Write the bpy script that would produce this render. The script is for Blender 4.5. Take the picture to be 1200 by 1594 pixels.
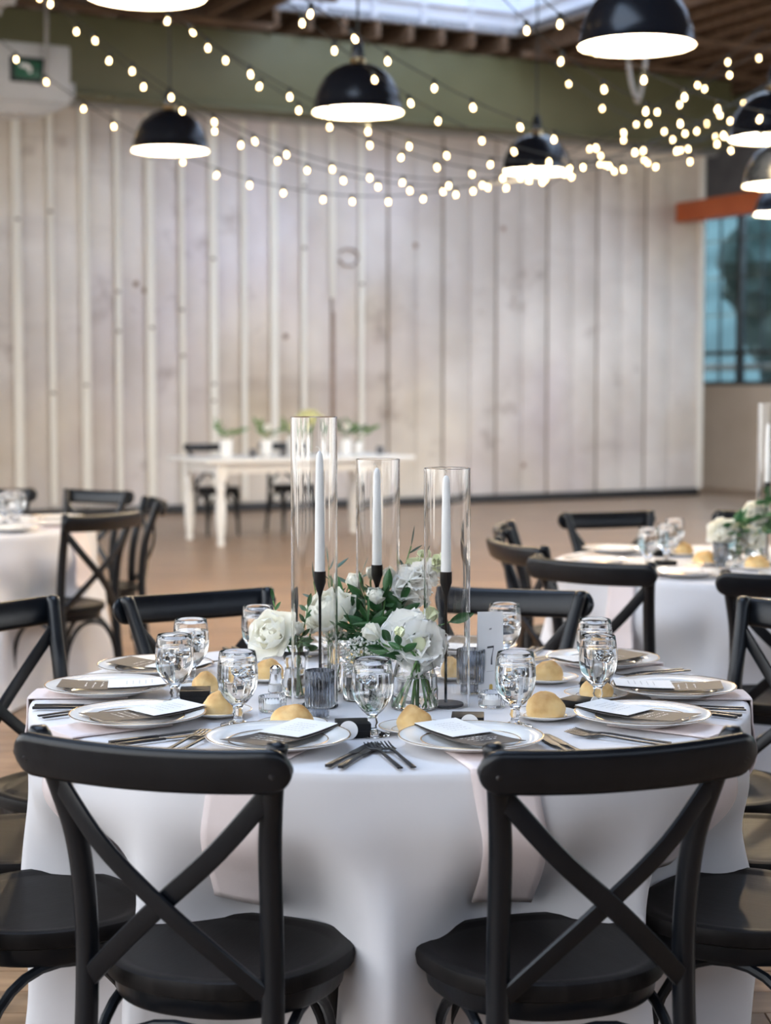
import bpy, bmesh, math, random
from mathutils import Vector, Matrix, noise as mnoise
rnd = random.Random(7)
R = math.radians
scene = bpy.context.scene
COL = scene.collection
for o in list(bpy.data.objects):
    bpy.data.objects.remove(o)

# ------------------------------------------------------------------ camera
CAM_H, PITCH, FPX = 1.40, 0.071, 2700.0
cam_d = bpy.data.cameras.new('camera')
cam = bpy.data.objects.new('camera', cam_d)
COL.objects.link(cam)
cam.location = (0, 0, CAM_H)
cam.rotation_euler = (math.pi / 2 - PITCH, 0, 0)
cam_d.sensor_fit = 'HORIZONTAL'
cam_d.sensor_width = 36.0
cam_d.lens = FPX / 1200 * 36.0
cam_d.clip_start, cam_d.clip_end = 0.05, 300
cam_d.dof.use_dof = True
cam_d.dof.focus_distance = 3.32
cam_d.dof.aperture_fstop = 4.6
scene.camera = cam

# ------------------------------------------------------------------ light
world = bpy.data.worlds.new('world')
scene.world = world
world.use_nodes = True
bg = world.node_tree.nodes['Background']
wt = world.node_tree
tcw = wt.nodes.new('ShaderNodeTexCoord')
spw = wt.nodes.new('ShaderNodeSeparateXYZ')
rpw = wt.nodes.new('ShaderNodeValToRGB')
rpw.color_ramp.elements[0].position, rpw.color_ramp.elements[0].color = 0.0, (1.0, 0.965, 0.92, 1)
rpw.color_ramp.elements[1].position, rpw.color_ramp.elements[1].color = 0.85, (0.70, 0.83, 1.0, 1)
wt.links.new(tcw.outputs['Generated'], spw.inputs[0])
wt.links.new(spw.outputs['Z'], rpw.inputs['Fac'])
wt.links.new(rpw.outputs['Color'], bg.inputs[0])
bg.inputs[1].default_value = 2.2
vs = scene.view_settings
vs.view_transform = 'Standard'
vs.look = 'None'
vs.gamma = 1
vs.use_curve_mapping = False
vs.exposure = 1.16
cy = scene.cycles
cy.max_bounces = 12
cy.transmission_bounces = 12
cy.transparent_max_bounces = 16
cy.glossy_bounces = 6
cy.diffuse_bounces = 5
cy.sample_clamp_indirect = 6
cy.blur_glossy = 0.5


# ------------------------------------------------------------------ calibration helpers
def at(px, py, d):
    """world point seen at photograph pixel (px, py) at depth d metres"""
    v = (797 - py) / FPX
    c, s = math.cos(PITCH), math.sin(PITCH)
    k = d / (c + s * v)
    return Vector(((px - 600) / FPX * k, d, CAM_H + (v * c - s) * k))


def onz(px, py, z):
    v = (797 - py) / FPX
    c, s = math.cos(PITCH), math.sin(PITCH)
    k = (z - CAM_H) / (v * c - s)
    return Vector(((px - 600) / FPX * k, (c + s * v) * k, z))


# ------------------------------------------------------------------ materials
def _nt(name):
    m = bpy.data.materials.new(name)
    m.use_nodes = True
    nt = m.node_tree
    return m, nt, nt.nodes['Principled BSDF']


def mat(name, c1, c2=None, rough=0.5, metal=0.0, scale=8.0, bump=0.0, bscale=None, spec=0.5, sub=0.0,
        emit=None, estr=0.0, stretch=None, alpha_trans=0.0, contrast=(0.35, 0.65), world_co=False, sheen=0.0, rough2=None):
    m, nt, b = _nt(name)
    b.inputs['Base Color'].default_value = (*c1, 1)
    b.inputs['Roughness'].default_value = rough
    b.inputs['Metallic'].default_value = metal
    b.inputs['Specular IOR Level'].default_value = spec
    if sub:
        b.inputs['Subsurface Weight'].default_value = sub
        b.inputs['Subsurface Radius'].default_value = (0.01, 0.008, 0.006)
    if sheen:
        b.inputs['Sheen Weight'].default_value = sheen
    if emit:
        b.inputs['Emission Color'].default_value = (*emit, 1)
        b.inputs['Emission Strength'].default_value = estr
    if alpha_trans:
        b.inputs['Transmission Weight'].default_value = alpha_trans
    if world_co:
        co = nt.nodes.new('ShaderNodeNewGeometry').outputs['Position']
    else:
        co = nt.nodes.new('ShaderNodeTexCoord').outputs['Object']
    if stretch:
        mp = nt.nodes.new('ShaderNodeMapping')
        mp.inputs['Scale'].default_value = stretch
        nt.links.new(co, mp.inputs[0])
        co = mp.outputs[0]
    if c2 is not None:
        n = nt.nodes.new('ShaderNodeTexNoise')
        n.inputs['Scale'].default_value = scale
        n.inputs['Detail'].default_value = 5
        nt.links.new(co, n.inputs['Vector'])
        r = nt.nodes.new('ShaderNodeValToRGB')
        r.color_ramp.elements[0].position, r.color_ramp.elements[1].position = contrast
        r.color_ramp.elements[0].color = (*c1, 1)
        r.color_ramp.elements[1].color = (*c2, 1)
        nt.links.new(n.outputs['Fac'], r.inputs['Fac'])
        nt.links.new(r.outputs['Color'], b.inputs['Base Color'])
        if rough2 is not None:
            mr = nt.nodes.new('ShaderNodeMapRange')
            mr.inputs['To Min'].default_value = rough
            mr.inputs['To Max'].default_value = rough2
            nt.links.new(n.outputs['Fac'], mr.inputs['Value'])
            nt.links.new(mr.outputs[0], b.inputs['Roughness'])
    if bump:
        n2 = nt.nodes.new('ShaderNodeTexNoise')
        n2.inputs['Scale'].default_value = bscale or scale * 4
        n2.inputs['Detail'].default_value = 4
        nt.links.new(co, n2.inputs['Vector'])
        bp = nt.nodes.new('ShaderNodeBump')
        bp.inputs['Strength'].default_value = bump
        bp.inputs['Distance'].default_value = 0.01
        nt.links.new(n2.outputs['Fac'], bp.inputs['Height'])
        nt.links.new(bp.outputs['Normal'], b.inputs['Normal'])
    return m


def glass(name, color=(1, 1, 1), ior=1.45, rough=0.0):
    m, nt, b = _nt(name)
    b.inputs['Base Color'].default_value = (*color, 1)
    b.inputs['Transmission Weight'].default_value = 1
    b.inputs['Roughness'].default_value = rough
    b.inputs['IOR'].default_value = ior
    return m


def pane_glass(name, tint, gloss=0.08):
    m, nt, b = _nt(name)
    nt.nodes.remove(b)
    out = nt.nodes['Material Output']
    t = nt.nodes.new('ShaderNodeBsdfTransparent')
    t.inputs[0].default_value = (*tint, 1)
    g = nt.nodes.new('ShaderNodeBsdfGlossy')
    g.inputs['Roughness'].default_value = 0.05
    mx = nt.nodes.new('ShaderNodeMixShader')
    mx.inputs[0].default_value = gloss
    nt.links.new(t.outputs[0], mx.inputs[1])
    nt.links.new(g.outputs[0], mx.inputs[2])
    nt.links.new(mx.outputs[0], out.inputs['Surface'])
    return m


def emission(name, color, strength, sample=False):
    m, nt, b = _nt(name)
    b.inputs['Base Color'].default_value = (*color, 1)
    b.inputs['Emission Color'].default_value = (*color, 1)
    b.inputs['Emission Strength'].default_value = strength
    if not sample:
        m.cycles.emission_sampling = 'NONE'
    return m


M = {}
M['black'] = mat('black painted wood', (0.0022, 0.0034, 0.0058), (0.0042, 0.0056, 0.0085), rough=0.26, rough2=0.38, scale=14, bump=0.06, bscale=60, stretch=(1, 1, 0.25), spec=0.36)
M['seat'] = mat('black stained seat', (0.006, 0.005, 0.005), (0.012, 0.010, 0.0095), rough=0.42, rough2=0.55, spec=0.16, scale=10, bump=0.05, bscale=50, stretch=(6, 0.7, 1))
M['iron'] = mat('matt black iron', (0.004, 0.004, 0.005), (0.008, 0.008, 0.009), rough=0.45, scale=30, spec=0.2)
M['cloth'] = mat('white table linen', (0.70, 0.68, 0.69), (0.76, 0.74, 0.75), rough=0.85, scale=3, bump=0.10, bscale=9, spec=0.2, sheen=0.1)
M['napkin'] = mat('blush napkin linen', (0.80, 0.69, 0.67), (0.85, 0.74, 0.72), rough=0.9, scale=5, bump=0.06, bscale=160, spec=0.15, sheen=0.1)
M['china'] = mat('white china', (0.88, 0.87, 0.85), (0.90, 0.89, 0.87), rough=0.12, scale=6)
M['gold'] = mat('gold band', (0.75, 0.52, 0.28), (0.82, 0.60, 0.36), rough=0.25, metal=1.0, scale=20)
M['taupe'] = mat('taupe card', (0.075, 0.060, 0.052), (0.085, 0.070, 0.060), rough=0.6, scale=40)
M['paper'] = mat('white card', (0.87, 0.86, 0.85), (0.90, 0.89, 0.88), rough=0.7, scale=20)
M['ink'] = mat('grey ink', (0.35, 0.34, 0.34), (0.4, 0.39, 0.38), rough=0.7)
M['white_ink'] = mat('white ink', (0.75, 0.73, 0.70), (0.8, 0.78, 0.75), rough=0.7)
M['dark_ink'] = mat('dark ink', (0.05, 0.05, 0.06), (0.07, 0.07, 0.08), rough=0.6)
M['cutlery'] = mat('dark steel cutlery', (0.018, 0.017, 0.019), (0.030, 0.028, 0.030), rough=0.38, metal=0.3, scale=30)
M['box'] = mat('black gift box', (0.006, 0.006, 0.007), (0.010, 0.010, 0.011), rough=0.5, scale=20, spec=0.2)
M['glass'] = glass('clear glass', (1, 1, 1), 1.46)
M['water'] = glass('water', (0.99, 1, 1), 1.33)
M['ice'] = glass('ice', (0.97, 0.99, 1), 1.28, 0.04)
M['smoke'] = glass('smoked ribbed glass', (0.52, 0.55, 0.60), 1.45, 0.02)
M['wax'] = mat('white wax', (0.96, 0.95, 0.92), (0.98, 0.97, 0.94), rough=0.45, scale=9)
M['wick'] = mat('cotton wick', (0.78, 0.74, 0.66), (0.84, 0.8, 0.72), rough=0.9)


def petal_mat(name, c1, c2, tr=0.38):
    m, nt, b = _nt(name)
    nt.nodes.remove(b)
    out = nt.nodes['Material Output']
    tc = nt.nodes.new('ShaderNodeTexCoord')
    n = nt.nodes.new('ShaderNodeTexNoise')
    n.inputs['Scale'].default_value = 4
    nt.links.new(tc.outputs['Object'], n.inputs['Vector'])
    r = nt.nodes.new('ShaderNodeValToRGB')
    r.color_ramp.elements[0].color, r.color_ramp.elements[1].color = (*c1, 1), (*c2, 1)
    nt.links.new(n.outputs['Fac'], r.inputs['Fac'])
    d = nt.nodes.new('ShaderNodeBsdfDiffuse')
    t = nt.nodes.new('ShaderNodeBsdfTranslucent')
    nt.links.new(r.outputs['Color'], d.inputs['Color'])
    nt.links.new(r.outputs['Color'], t.inputs['Color'])
    x = nt.nodes.new('ShaderNodeMixShader')
    x.inputs[0].default_value = tr
    nt.links.new(d.outputs[0], x.inputs[1])
    nt.links.new(t.outputs[0], x.inputs[2])
    nt.links.new(x.outputs[0], out.inputs['Surface'])
    return m


M['petal'] = petal_mat('cream white petal', (0.95, 0.93, 0.83), (0.97, 0.96, 0.90))
M['petal_w'] = petal_mat('white petal', (0.95, 0.94, 0.90), (0.98, 0.97, 0.94))
M['petal_y'] = petal_mat('pale yellow petal', (0.90, 0.88, 0.52), (0.93, 0.91, 0.62))
M['bud'] = mat('green white bud', (0.70, 0.74, 0.45), (0.82, 0.84, 0.62), rough=0.6, scale=40)
M['leaf'] = mat('dark green leaf', (0.018, 0.075, 0.022), (0.040, 0.13, 0.035), rough=0.4, scale=25, spec=0.4)
M['leaf_g'] = mat('grey green leaf', (0.07, 0.125, 0.105), (0.10, 0.17, 0.13), rough=0.5, scale=25)
M['leaf_l'] = mat('fresh green leaf', (0.07, 0.19, 0.035), (0.13, 0.28, 0.06), rough=0.45, scale=25)
M['stem'] = mat('green stem', (0.06, 0.17, 0.035), (0.10, 0.24, 0.06), rough=0.5, scale=30)
M['silver'] = mat('silver cap', (0.8, 0.8, 0.8), (0.85, 0.85, 0.85), rough=0.12, metal=1.0)
M['salt'] = mat('salt', (0.85, 0.87, 0.9), (0.9, 0.9, 0.92), rough=0.9, scale=300)
M['goldleaf'] = mat('gold print', (0.62, 0.45, 0.12), (0.70, 0.52, 0.18), rough=0.35, metal=0.7)
M['panel'] = None
M['batten'] = mat('cream batten', (0.84, 0.80, 0.71), (0.90, 0.87, 0.79), rough=0.3, scale=1.6, contrast=(0.3, 0.7), world_co=True, stretch=(1, 1, 0.5))
M['seam'] = mat('dark joint', (0.16, 0.12, 0.08), (0.26, 0.20, 0.14), rough=0.8, scale=3, world_co=True)
M['rust'] = mat('rust stain', (0.28, 0.19, 0.14), (0.36, 0.26, 0.2), rough=0.8, scale=8)
M['base'] = mat('black base rail', (0.012, 0.012, 0.014), (0.02, 0.02, 0.022), rough=0.5, scale=4)
M['green'] = mat('olive green beam paint', (0.115, 0.112, 0.052), (0.145, 0.140, 0.070), rough=0.55, scale=0.9, world_co=True)
M['rafter'] = mat('rough brown timber', (0.085, 0.048, 0.026), (0.20, 0.125, 0.075), rough=0.8, scale=2.2, stretch=(1, 6, 6), contrast=(0.3, 0.75))
M['decking'] = mat('dark ceiling boards', (0.035, 0.022, 0.014), (0.085, 0.055, 0.035), rough=0.85, scale=1.5, stretch=(5, 1, 1))
M['orange'] = mat('orange painted steel', (0.42, 0.085, 0.018), (0.50, 0.11, 0.025), rough=0.5, scale=2)
M['plaster'] = mat('beige plaster', (0.45, 0.37, 0.29), (0.52, 0.44, 0.36), rough=0.85, scale=1.2, world_co=True)
M['dark_wall'] = mat('dark light-blocking wall', (0.07, 0.05, 0.04), (0.12, 0.085, 0.07), rough=0.85, scale=3, world_co=True)
M['frame'] = mat('dark window frame', (0.025, 0.032, 0.035), (0.04, 0.048, 0.05), rough=0.45, scale=4)
M['pane'] = pane_glass('blue tinted pane', (0.74, 0.84, 0.90), 0.08)
M['blind'] = mat('grey panel', (0.10, 0.10, 0.11), (0.14, 0.14, 0.15), rough=0.7, scale=3)
M['skyframe'] = mat('white skylight paint', (0.70, 0.74, 0.82), (0.80, 0.83, 0.88), rough=0.6, scale=1.5)
M['clearpane'] = pane_glass('clear window pane', (0.97, 0.98, 0.99), 0.04)
M['skypane'] = pane_glass('skylight pane', (0.88, 0.93, 1.0), 0.06)
M['unit'] = mat('grey white enamel', (0.50, 0.51, 0.50), (0.58, 0.58, 0.57), rough=0.4, scale=2)
M['sign'] = mat('green sign', (0.01, 0.10, 0.05), (0.014, 0.12, 0.06), rough=0.4)
M['conduit'] = mat('grey conduit', (0.30, 0.29, 0.28), (0.36, 0.35, 0.33), rough=0.5)
M['shade'] = mat('black enamel shade', (0.006, 0.008, 0.012), (0.008, 0.010, 0.015), rough=0.24, scale=3)
M['lining'] = mat('white enamel lining', (0.90, 0.86, 0.74), (0.92, 0.88, 0.78), rough=0.5)
M['brass'] = mat('brass collar', (0.72, 0.50, 0.22), (0.78, 0.56, 0.28), rough=0.3, metal=1.0)
M['lampbulb'] = emission('lamp bulb', (1.0, 0.80, 0.50), 3)
M['filament'] = emission('string bulb filament', (1.0, 0.70, 0.34), 13)
M['bulbglass'] = pane_glass('thin bulb glass', (0.97, 0.94, 0.88), 0.14)
M['cord'] = mat('black rubber cord', (0.012, 0.014, 0.013), (0.02, 0.024, 0.022), rough=0.6)
M['white_paint'] = mat('white painted wood', (0.82, 0.81, 0.78), (0.87, 0.86, 0.83), rough=0.4, scale=4)
M['white_ceramic'] = mat('white ceramic', (0.84, 0.84, 0.83), (0.88, 0.88, 0.87), rough=0.3)
M['grass'] = mat('grassy hillside', (0.045, 0.082, 0.078), (0.085, 0.14, 0.135), rough=0.9, scale=0.5, world_co=True)
M['foliage'] = mat('tree foliage', (0.032, 0.066, 0.058), (0.075, 0.12, 0.11), rough=0.8, scale=1.4, world_co=True)
M['asphalt'] = mat('pale road', (0.09, 0.10, 0.14), (0.12, 0.13, 0.18), rough=0.8)
M['rail_white'] = mat('pale handrail', (0.36, 0.32, 0.28), (0.42, 0.38, 0.33), rough=0.5)


def bread_mat():
    m, nt, b = _nt('golden bread crust')
    tc = nt.nodes.new('ShaderNodeTexCoord')
    n = nt.nodes.new('ShaderNodeTexNoise')
    n.inputs['Scale'].default_value = 28
    n.inputs['Detail'].default_value = 6
    nt.links.new(tc.outputs['Object'], n.inputs['Vector'])
    sep = nt.nodes.new('ShaderNodeSeparateXYZ')
    nt.links.new(tc.outputs['Object'], sep.inputs[0])
    ma = nt.nodes.new('ShaderNodeMath')
    ma.operation = 'MULTIPLY_ADD'
    ma.inputs[1].default_value = 11
    nt.links.new(sep.outputs['Z'], ma.inputs[0])
    nt.links.new(n.outputs['Fac'], ma.inputs[2])
    r = nt.nodes.new('ShaderNodeValToRGB')
    e = r.color_ramp.elements
    e[0].position, e[0].color = 0.40, (0.86, 0.64, 0.34, 1)
    e[1].position, e[1].color = 1.15, (0.62, 0.32, 0.10, 1)
    x = e.new(0.72)
    x.color = (0.82, 0.54, 0.22, 1)
    nt.links.new(ma.outputs[0], r.inputs['Fac'])
    nt.links.new(r.outputs['Color'], b.inputs['Base Color'])
    b.inputs['Roughness'].default_value = 0.6
    n2 = nt.nodes.new('ShaderNodeTexNoise')
    n2.inputs['Scale'].default_value = 220
    nt.links.new(tc.outputs['Object'], n2.inputs['Vector'])
    bp = nt.nodes.new('ShaderNodeBump')
    bp.inputs['Strength'].default_value = 0.25
    bp.inputs['Distance'].default_value = 0.002
    nt.links.new(n2.outputs['Fac'], bp.inputs['Height'])
    nt.links.new(bp.outputs['Normal'], b.inputs['Normal'])
    return m


def panel_mat():
    """whitewashed, stained sheet: warm grey-beige patches, lilac bloom and small dark marks"""
    m, nt, b = _nt('whitewashed stained sheet')
    pos = nt.nodes.new('ShaderNodeNewGeometry').outputs['Position']

    def tex(scale, detail, off, sx=(1, 1, 1)):
        mp = nt.nodes.new('ShaderNodeMapping')
        mp.inputs['Location'].default_value = off
        mp.inputs['Scale'].default_value = sx
        nt.links.new(pos, mp.inputs[0])
        n = nt.nodes.new('ShaderNodeTexNoise')
        n.inputs['Scale'].default_value = scale
        n.inputs['Detail'].default_value = detail
        n.inputs['Roughness'].default_value = 0.6
        nt.links.new(mp.outputs[0], n.inputs['Vector'])
        return n.outputs['Fac']

    def ramp(f, a, bpos, ca, cb):
        r = nt.nodes.new('ShaderNodeValToRGB')
        e = r.color_ramp.elements
        e[0].position, e[0].color = a, (*ca, 1)
        e[1].position, e[1].color = bpos, (*cb, 1)
        nt.links.new(f, r.inputs['Fac'])
        return r.outputs['Color']

    def mix(fac, a, bcol, mode='MIX'):
        x = nt.nodes.new('ShaderNodeMix')
        x.data_type = 'RGBA'
        x.blend_type = mode
        if isinstance(fac, float):
            x.inputs['Factor'].default_value = fac
        else:
            nt.links.new(fac, x.inputs['Factor'])
        nt.links.new(a, x.inputs[6])
        nt.links.new(bcol, x.inputs[7])
        return x.outputs[2]

    basec = ramp(tex(0.42, 4, (3, 1, 7)), 0.36, 0.66, (0.55, 0.495, 0.45), (0.84, 0.80, 0.76))
    lil = ramp(tex(0.5, 3, (11, 5, 2), (1, 1, 0.6)), 0.50, 0.72, (1, 1, 1), (0.93, 0.90, 0.99))
    warm = ramp(tex(0.33, 2, (2, 9, 4.5)), 0.50, 0.74, (1, 1, 1), (1.0, 0.92, 0.74))
    spots = ramp(tex(1.7, 7, (5, 3, 1)), 0.60, 0.74, (1, 1, 1), (0.55, 0.50, 0.48))
    band = ramp(tex(1.2, 4, (1, 8, 3), (0.25, 0.25, 1.6)), 0.56, 0.72, (1, 1, 1), (0.82, 0.80, 0.79))
    c = mix(1.0, basec, lil, 'MULTIPLY')
    c = mix(1.0, c, warm, 'MULTIPLY')
    c = mix(1.0, c, spots, 'MULTIPLY')
    c = mix(1.0, c, band, 'MULTIPLY')
    nt.links.new(c, b.inputs['Base Color'])
    b.inputs['Roughness'].default_value = 0.42
    return m


def floor_mat(name, planks):
    m, nt, b = _nt(name)
    geo = nt.nodes.new('ShaderNodeNewGeometry')
    mp = nt.nodes.new('ShaderNodeMapping')
    mp.inputs['Scale'].default_value = (0.7, 7, 1)
    nt.links.new(geo.outputs['Position'], mp.inputs[0])
    n = nt.nodes.new('ShaderNodeTexNoise')
    n.inputs['Scale'].default_value = 3.0
    n.inputs['Detail'].default_value = 6
    nt.links.new(mp.outputs[0], n.inputs['Vector'])
    r = nt.nodes.new('ShaderNodeValToRGB')
    e = r.color_ramp.elements
    e[0].position, e[0].color = 0.30, (0.22, 0.135, 0.080, 1)
    e[1].position, e[1].color = 0.72, (0.46, 0.31, 0.20, 1)
    nt.links.new(n.outputs['Fac'], r.inputs['Fac'])
    out = r.outputs['Color']
    x = nt.nodes.new('ShaderNodeMix')
    x.data_type = 'RGBA'
    x.blend_type = 'MULTIPLY'
    x.inputs['Factor'].default_value = 1.0
    nt.links.new(out, x.inputs[6])
    if planks:  # each plank a tone of its own
        oi = nt.nodes.new('ShaderNodeObjectInfo')
        r2 = nt.nodes.new('ShaderNodeValToRGB')
        r2.color_ramp.elements[0].color = (0.78, 0.76, 0.74, 1)
        r2.color_ramp.elements[1].color = (1.15, 1.12, 1.08, 1)
        nt.links.new(oi.outputs['Random'], r2.inputs['Fac'])
        nt.links.new(r2.outputs['Color'], x.inputs[7])
    else:
        br = nt.nodes.new('ShaderNodeTexBrick')
        br.inputs['Scale'].default_value = 1.0
        br.inputs['Brick Width'].default_value = 2.0
        br.inputs['Row Height'].default_value = 0.14
        br.inputs['Mortar Size'].default_value = 0.003
        br.inputs['Color1'].default_value = (0.85, 0.83, 0.8, 1)
        br.inputs['Color2'].default_value = (1.12, 1.1, 1.06, 1)
        br.inputs['Mortar'].default_value = (0.5, 0.45, 0.4, 1)
        nt.links.new(geo.outputs['Position'], br.inputs['Vector'])
        nt.links.new(br.outputs['Color'], x.inputs[7])
    nt.links.new(x.outputs[2], b.inputs['Base Color'])
    b.inputs['Roughness'].default_value = 0.36
    bp = nt.nodes.new('ShaderNodeBump')
    bp.inputs['Strength'].default_value = 0.12
    bp.inputs['Distance'].default_value = 0.004
    nt.links.new(n.outputs['Fac'], bp.inputs['Height'])
    nt.links.new(bp.outputs['Normal'], b.inputs['Normal'])
    return m


M['bread'] = bread_mat()
M['panel'] = panel_mat()
M['floor'] = floor_mat('worn brown floor', False)
M['plank'] = floor_mat('worn brown plank', True)


# ------------------------------------------------------------------ mesh helpers
class MB:
    def __init__(s):
        s.v, s.f = [], []

    def box(s, c, size, mat3=None):
        x, y, z = (q / 2 for q in size)
        i = len(s.v)
        for dx, dy, dz in ((-x, -y, -z), (x, -y, -z), (x, y, -z), (-x, y, -z), (-x, -y, z), (x, -y, z), (x, y, z), (-x, y, z)):
            p = Vector((dx, dy, dz))
            if mat3 is not None:
                p = mat3 @ p
            s.v.append(tuple(p + Vector(c)))
        s.f += [tuple(i + k for k in q) for q in ((0, 3, 2, 1), (4, 5, 6, 7), (0, 1, 5, 4), (1, 2, 6, 5), (2, 3, 7, 6), (3, 0, 4, 7))]
        return s

    def loft(s, rings, cap0=True, cap1=True, closed=True):
        n = len(rings[0])
        i0 = len(s.v)
        for r in rings:
            s.v += [tuple(p) for p in r]
        for k in range(len(rings) - 1):
            a, b = i0 + k * n, i0 + (k + 1) * n
            for j in range(n if closed else n - 1):
                j2 = (j + 1) % n
                s.f.append((a + j, a + j2, b + j2, b + j))
        if cap0:
            s.f.append(tuple(i0 + j for j in reversed(range(n))))
        if cap1:
            e = i0 + (len(rings) - 1) * n
            s.f.append(tuple(e + j for j in range(n)))
        return s

    def lathe(s, prof, n=24, c=(0, 0, 0), rib=0, ribd=0.0, close=False):
        """prof: list of (r, z); r = 0 collapses to a pole"""
        cx, cy_, cz = c
        rows = []
        for r, z in prof:
            if r <= 1e-7:
                s.v.append((cx, cy_, cz + z))
                rows.append([len(s.v) - 1])
            else:
                i = len(s.v)
                for j in range(n):
                    a = 2 * math.pi * j / n
                    q = r + (ribd * math.cos(rib * a) if rib else 0)
                    s.v.append((cx + q * math.cos(a), cy_ + q * math.sin(a), cz + z))
                rows.append(list(range(i, i + n)))
        prs = list(zip(rows[:-1], rows[1:]))
        if close:
            prs.append((rows[-1], rows[0]))
        for a, b in prs:
            if len(a) == 1 and len(b) == 1:
                continue
            for j in range(n):
                j2 = (j + 1) % n
                if len(a) == 1:
                    s.f.append((a[0], b[j2], b[j]))
                elif len(b) == 1:
                    s.f.append((a[j], a[j2], b[0]))
                else:
                    s.f.append((a[j], a[j2], b[j2], b[j]))
        return s

    def tube(s, pts, rad, n=8, flat=1.0, up=None):
        """swept tube; rad number or list; flat squashes it along the second axis"""
        pts = [Vector(p) for p in pts]
        m = len(pts)
        rad = rad if isinstance(rad, (list, tuple)) else [rad] * m
        rings = []
        prev = None
        for i, p in enumerate(pts):
            t = (pts[min(i + 1, m - 1)] - pts[max(i - 1, 0)]).normalized()
            if up is not None:
                a = Vector(up)
            elif prev is not None:
                a = prev
            else:
                a = Vector((1, 0, 0)) if abs(t.x) < 0.8 else Vector((0, 1, 0))
            a = (a - t * a.dot(t)).normalized()
            prev = a
            b = t.cross(a)
            rings.append([p + (a * math.cos(2 * math.pi * j / n) + b * (flat * math.sin(2 * math.pi * j / n))) * rad[i] for j in range(n)])
        return s.loft(rings)

    def grid(s, fn, nu, nv, thick=0.0):
        i = len(s.v)
        P = [[Vector(fn(a / nu, b / nv)) for b in range(nv + 1)] for a in range(nu + 1)]
        for row in P:
            s.v += [tuple(p) for p in row]
        w = nv + 1
        for a in range(nu):
            for b in range(nv):
                s.f.append((i + a * w + b, i + (a + 1) * w + b, i + (a + 1) * w + b + 1, i + a * w + b + 1))
        return s

    def poly(s, pts):
        i = len(s.v)
        s.v += [tuple(p) for p in pts]
        s.f.append(tuple(range(i, i + len(pts))))
        return s

    def mesh(s, name, smooth=True, angle=40, fix=False, bevel=0.0):
        me = bpy.data.meshes.new(name)
        me.from_pydata(s.v, [], s.f)
        if fix or bevel:
            bm = bmesh.new()
            bm.from_mesh(me)
            if bevel:
                bmesh.ops.remove_doubles(bm, verts=bm.verts, dist=1e-6)
                bmesh.ops.bevel(bm, geom=bm.edges[:], offset=bevel, segments=2, profile=0.5, affect='EDGES')
            bmesh.ops.recalc_face_normals(bm, faces=bm.faces)
            bm.to_mesh(me)
            bm.free()
        if smooth:
            me.shade_smooth()
            me.set_sharp_from_angle(angle=R(angle))
        return me


def ob(name, me, material=None, parent=None, loc=(0, 0, 0), rot=None, scale=None):
    o = bpy.data.objects.new(name, me)
    COL.objects.link(o)
    if material is not None and me is not None and not me.materials:
        me.materials.append(material)
    o.location = loc
    if rot is not None:
        if isinstance(rot, Matrix):
            o.rotation_euler = rot.to_euler()
        else:
            o.rotation_euler = rot
    if scale is not None:
        o.scale = scale if hasattr(scale, '__len__') else (scale,) * 3
    if parent is not None:
        o.parent = parent
    return o


def tag(o, label, cat, group=None):
    o['label'], o['category'] = label, cat
    if group:
        o['group'] = group
    return o


def thing(name, label, cat, loc=(0, 0, 0), rotz=0.0, group=None):
    o = bpy.data.objects.new(name, None)
    COL.objects.link(o)
    o.empty_display_size = 0.05
    o.location = loc
    o.rotation_euler = (0, 0, rotz)
    return tag(o, label, cat, group)


def struct(name, me, m, parent=None, **k):
    o = ob(name, me, m, parent, **k)
    if parent is None:
        o['kind'] = 'structure'
    return o


def box_mesh(name, c, size, bevel=0.0):
    return MB().box(c, size).mesh(name, smooth=bool(bevel), bevel=bevel)


def spline(pts, n=8):
    """Catmull-Rom through pts"""
    P = [Vector(p) for p in pts]
    P = [P[0] * 2 - P[1]] + P + [P[-1] * 2 - P[-2]]
    out = []
    for i in range(1, len(P) - 2):
        a, b, c, d = P[i - 1:i + 3]
        for k in range(n):
            t = k / n
            out.append(0.5 * (2 * b + (c - a) * t + (2 * a - 5 * b + 4 * c - d) * t * t + (3 * b - a - 3 * c + d) * t ** 3))
    out.append(P[-2])
    return out


def sstep(a, b, x):
    t = max(0.0, min(1.0, (x - a) / (b - a)))
    return t * t * (3 - 2 * t)


def align(z_axis, roll=0.0):
    """rotation matrix whose local Z points along z_axis"""
    q = Vector(z_axis).normalized().to_track_quat('Z', 'Y')
    return q.to_matrix() @ Matrix.Rotation(roll, 3, 'Z')


# ================================================================== SETTING
# floor: a slab, with the nearer planks laid on it one by one
FL_Z = -0.012
fl = struct('floor', box_mesh('floor', (0, 9, FL_Z - 0.06), (44, 46, 0.12)), M['floor'])
fl['label'] = 'worn brown wooden floor'
PW = 0.14
plank_meshes = {}
row = 0
y = 1.85
while y < 7.4:
    half = 0.2222 * y + 0.75
    x = -half - rnd.uniform(0, 1.6)
    while x < half:
        L = rnd.choice((1.6, 2.0, 2.4))
        if L not in plank_meshes:
            plank_meshes[L] = MB().box((0, 0, -0.006), (L - 0.004, PW - 0.005, 0.012)).mesh('plank', smooth=False)
        ob('plank', plank_meshes[L], M['plank'], fl, (x + L / 2, y + PW / 2, rnd.uniform(-0.0008, 0.0006)))
        x += L
    y += PW
    row += 1
FILL_Y = y
# the floor beyond the planks is level with them
ob('far_boards', MB().box((0, (FILL_Y + 32) / 2, -0.006), (44, 32 - FILL_Y, 0.012)).mesh('far_boards', smooth=False), M['floor'], fl)

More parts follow.
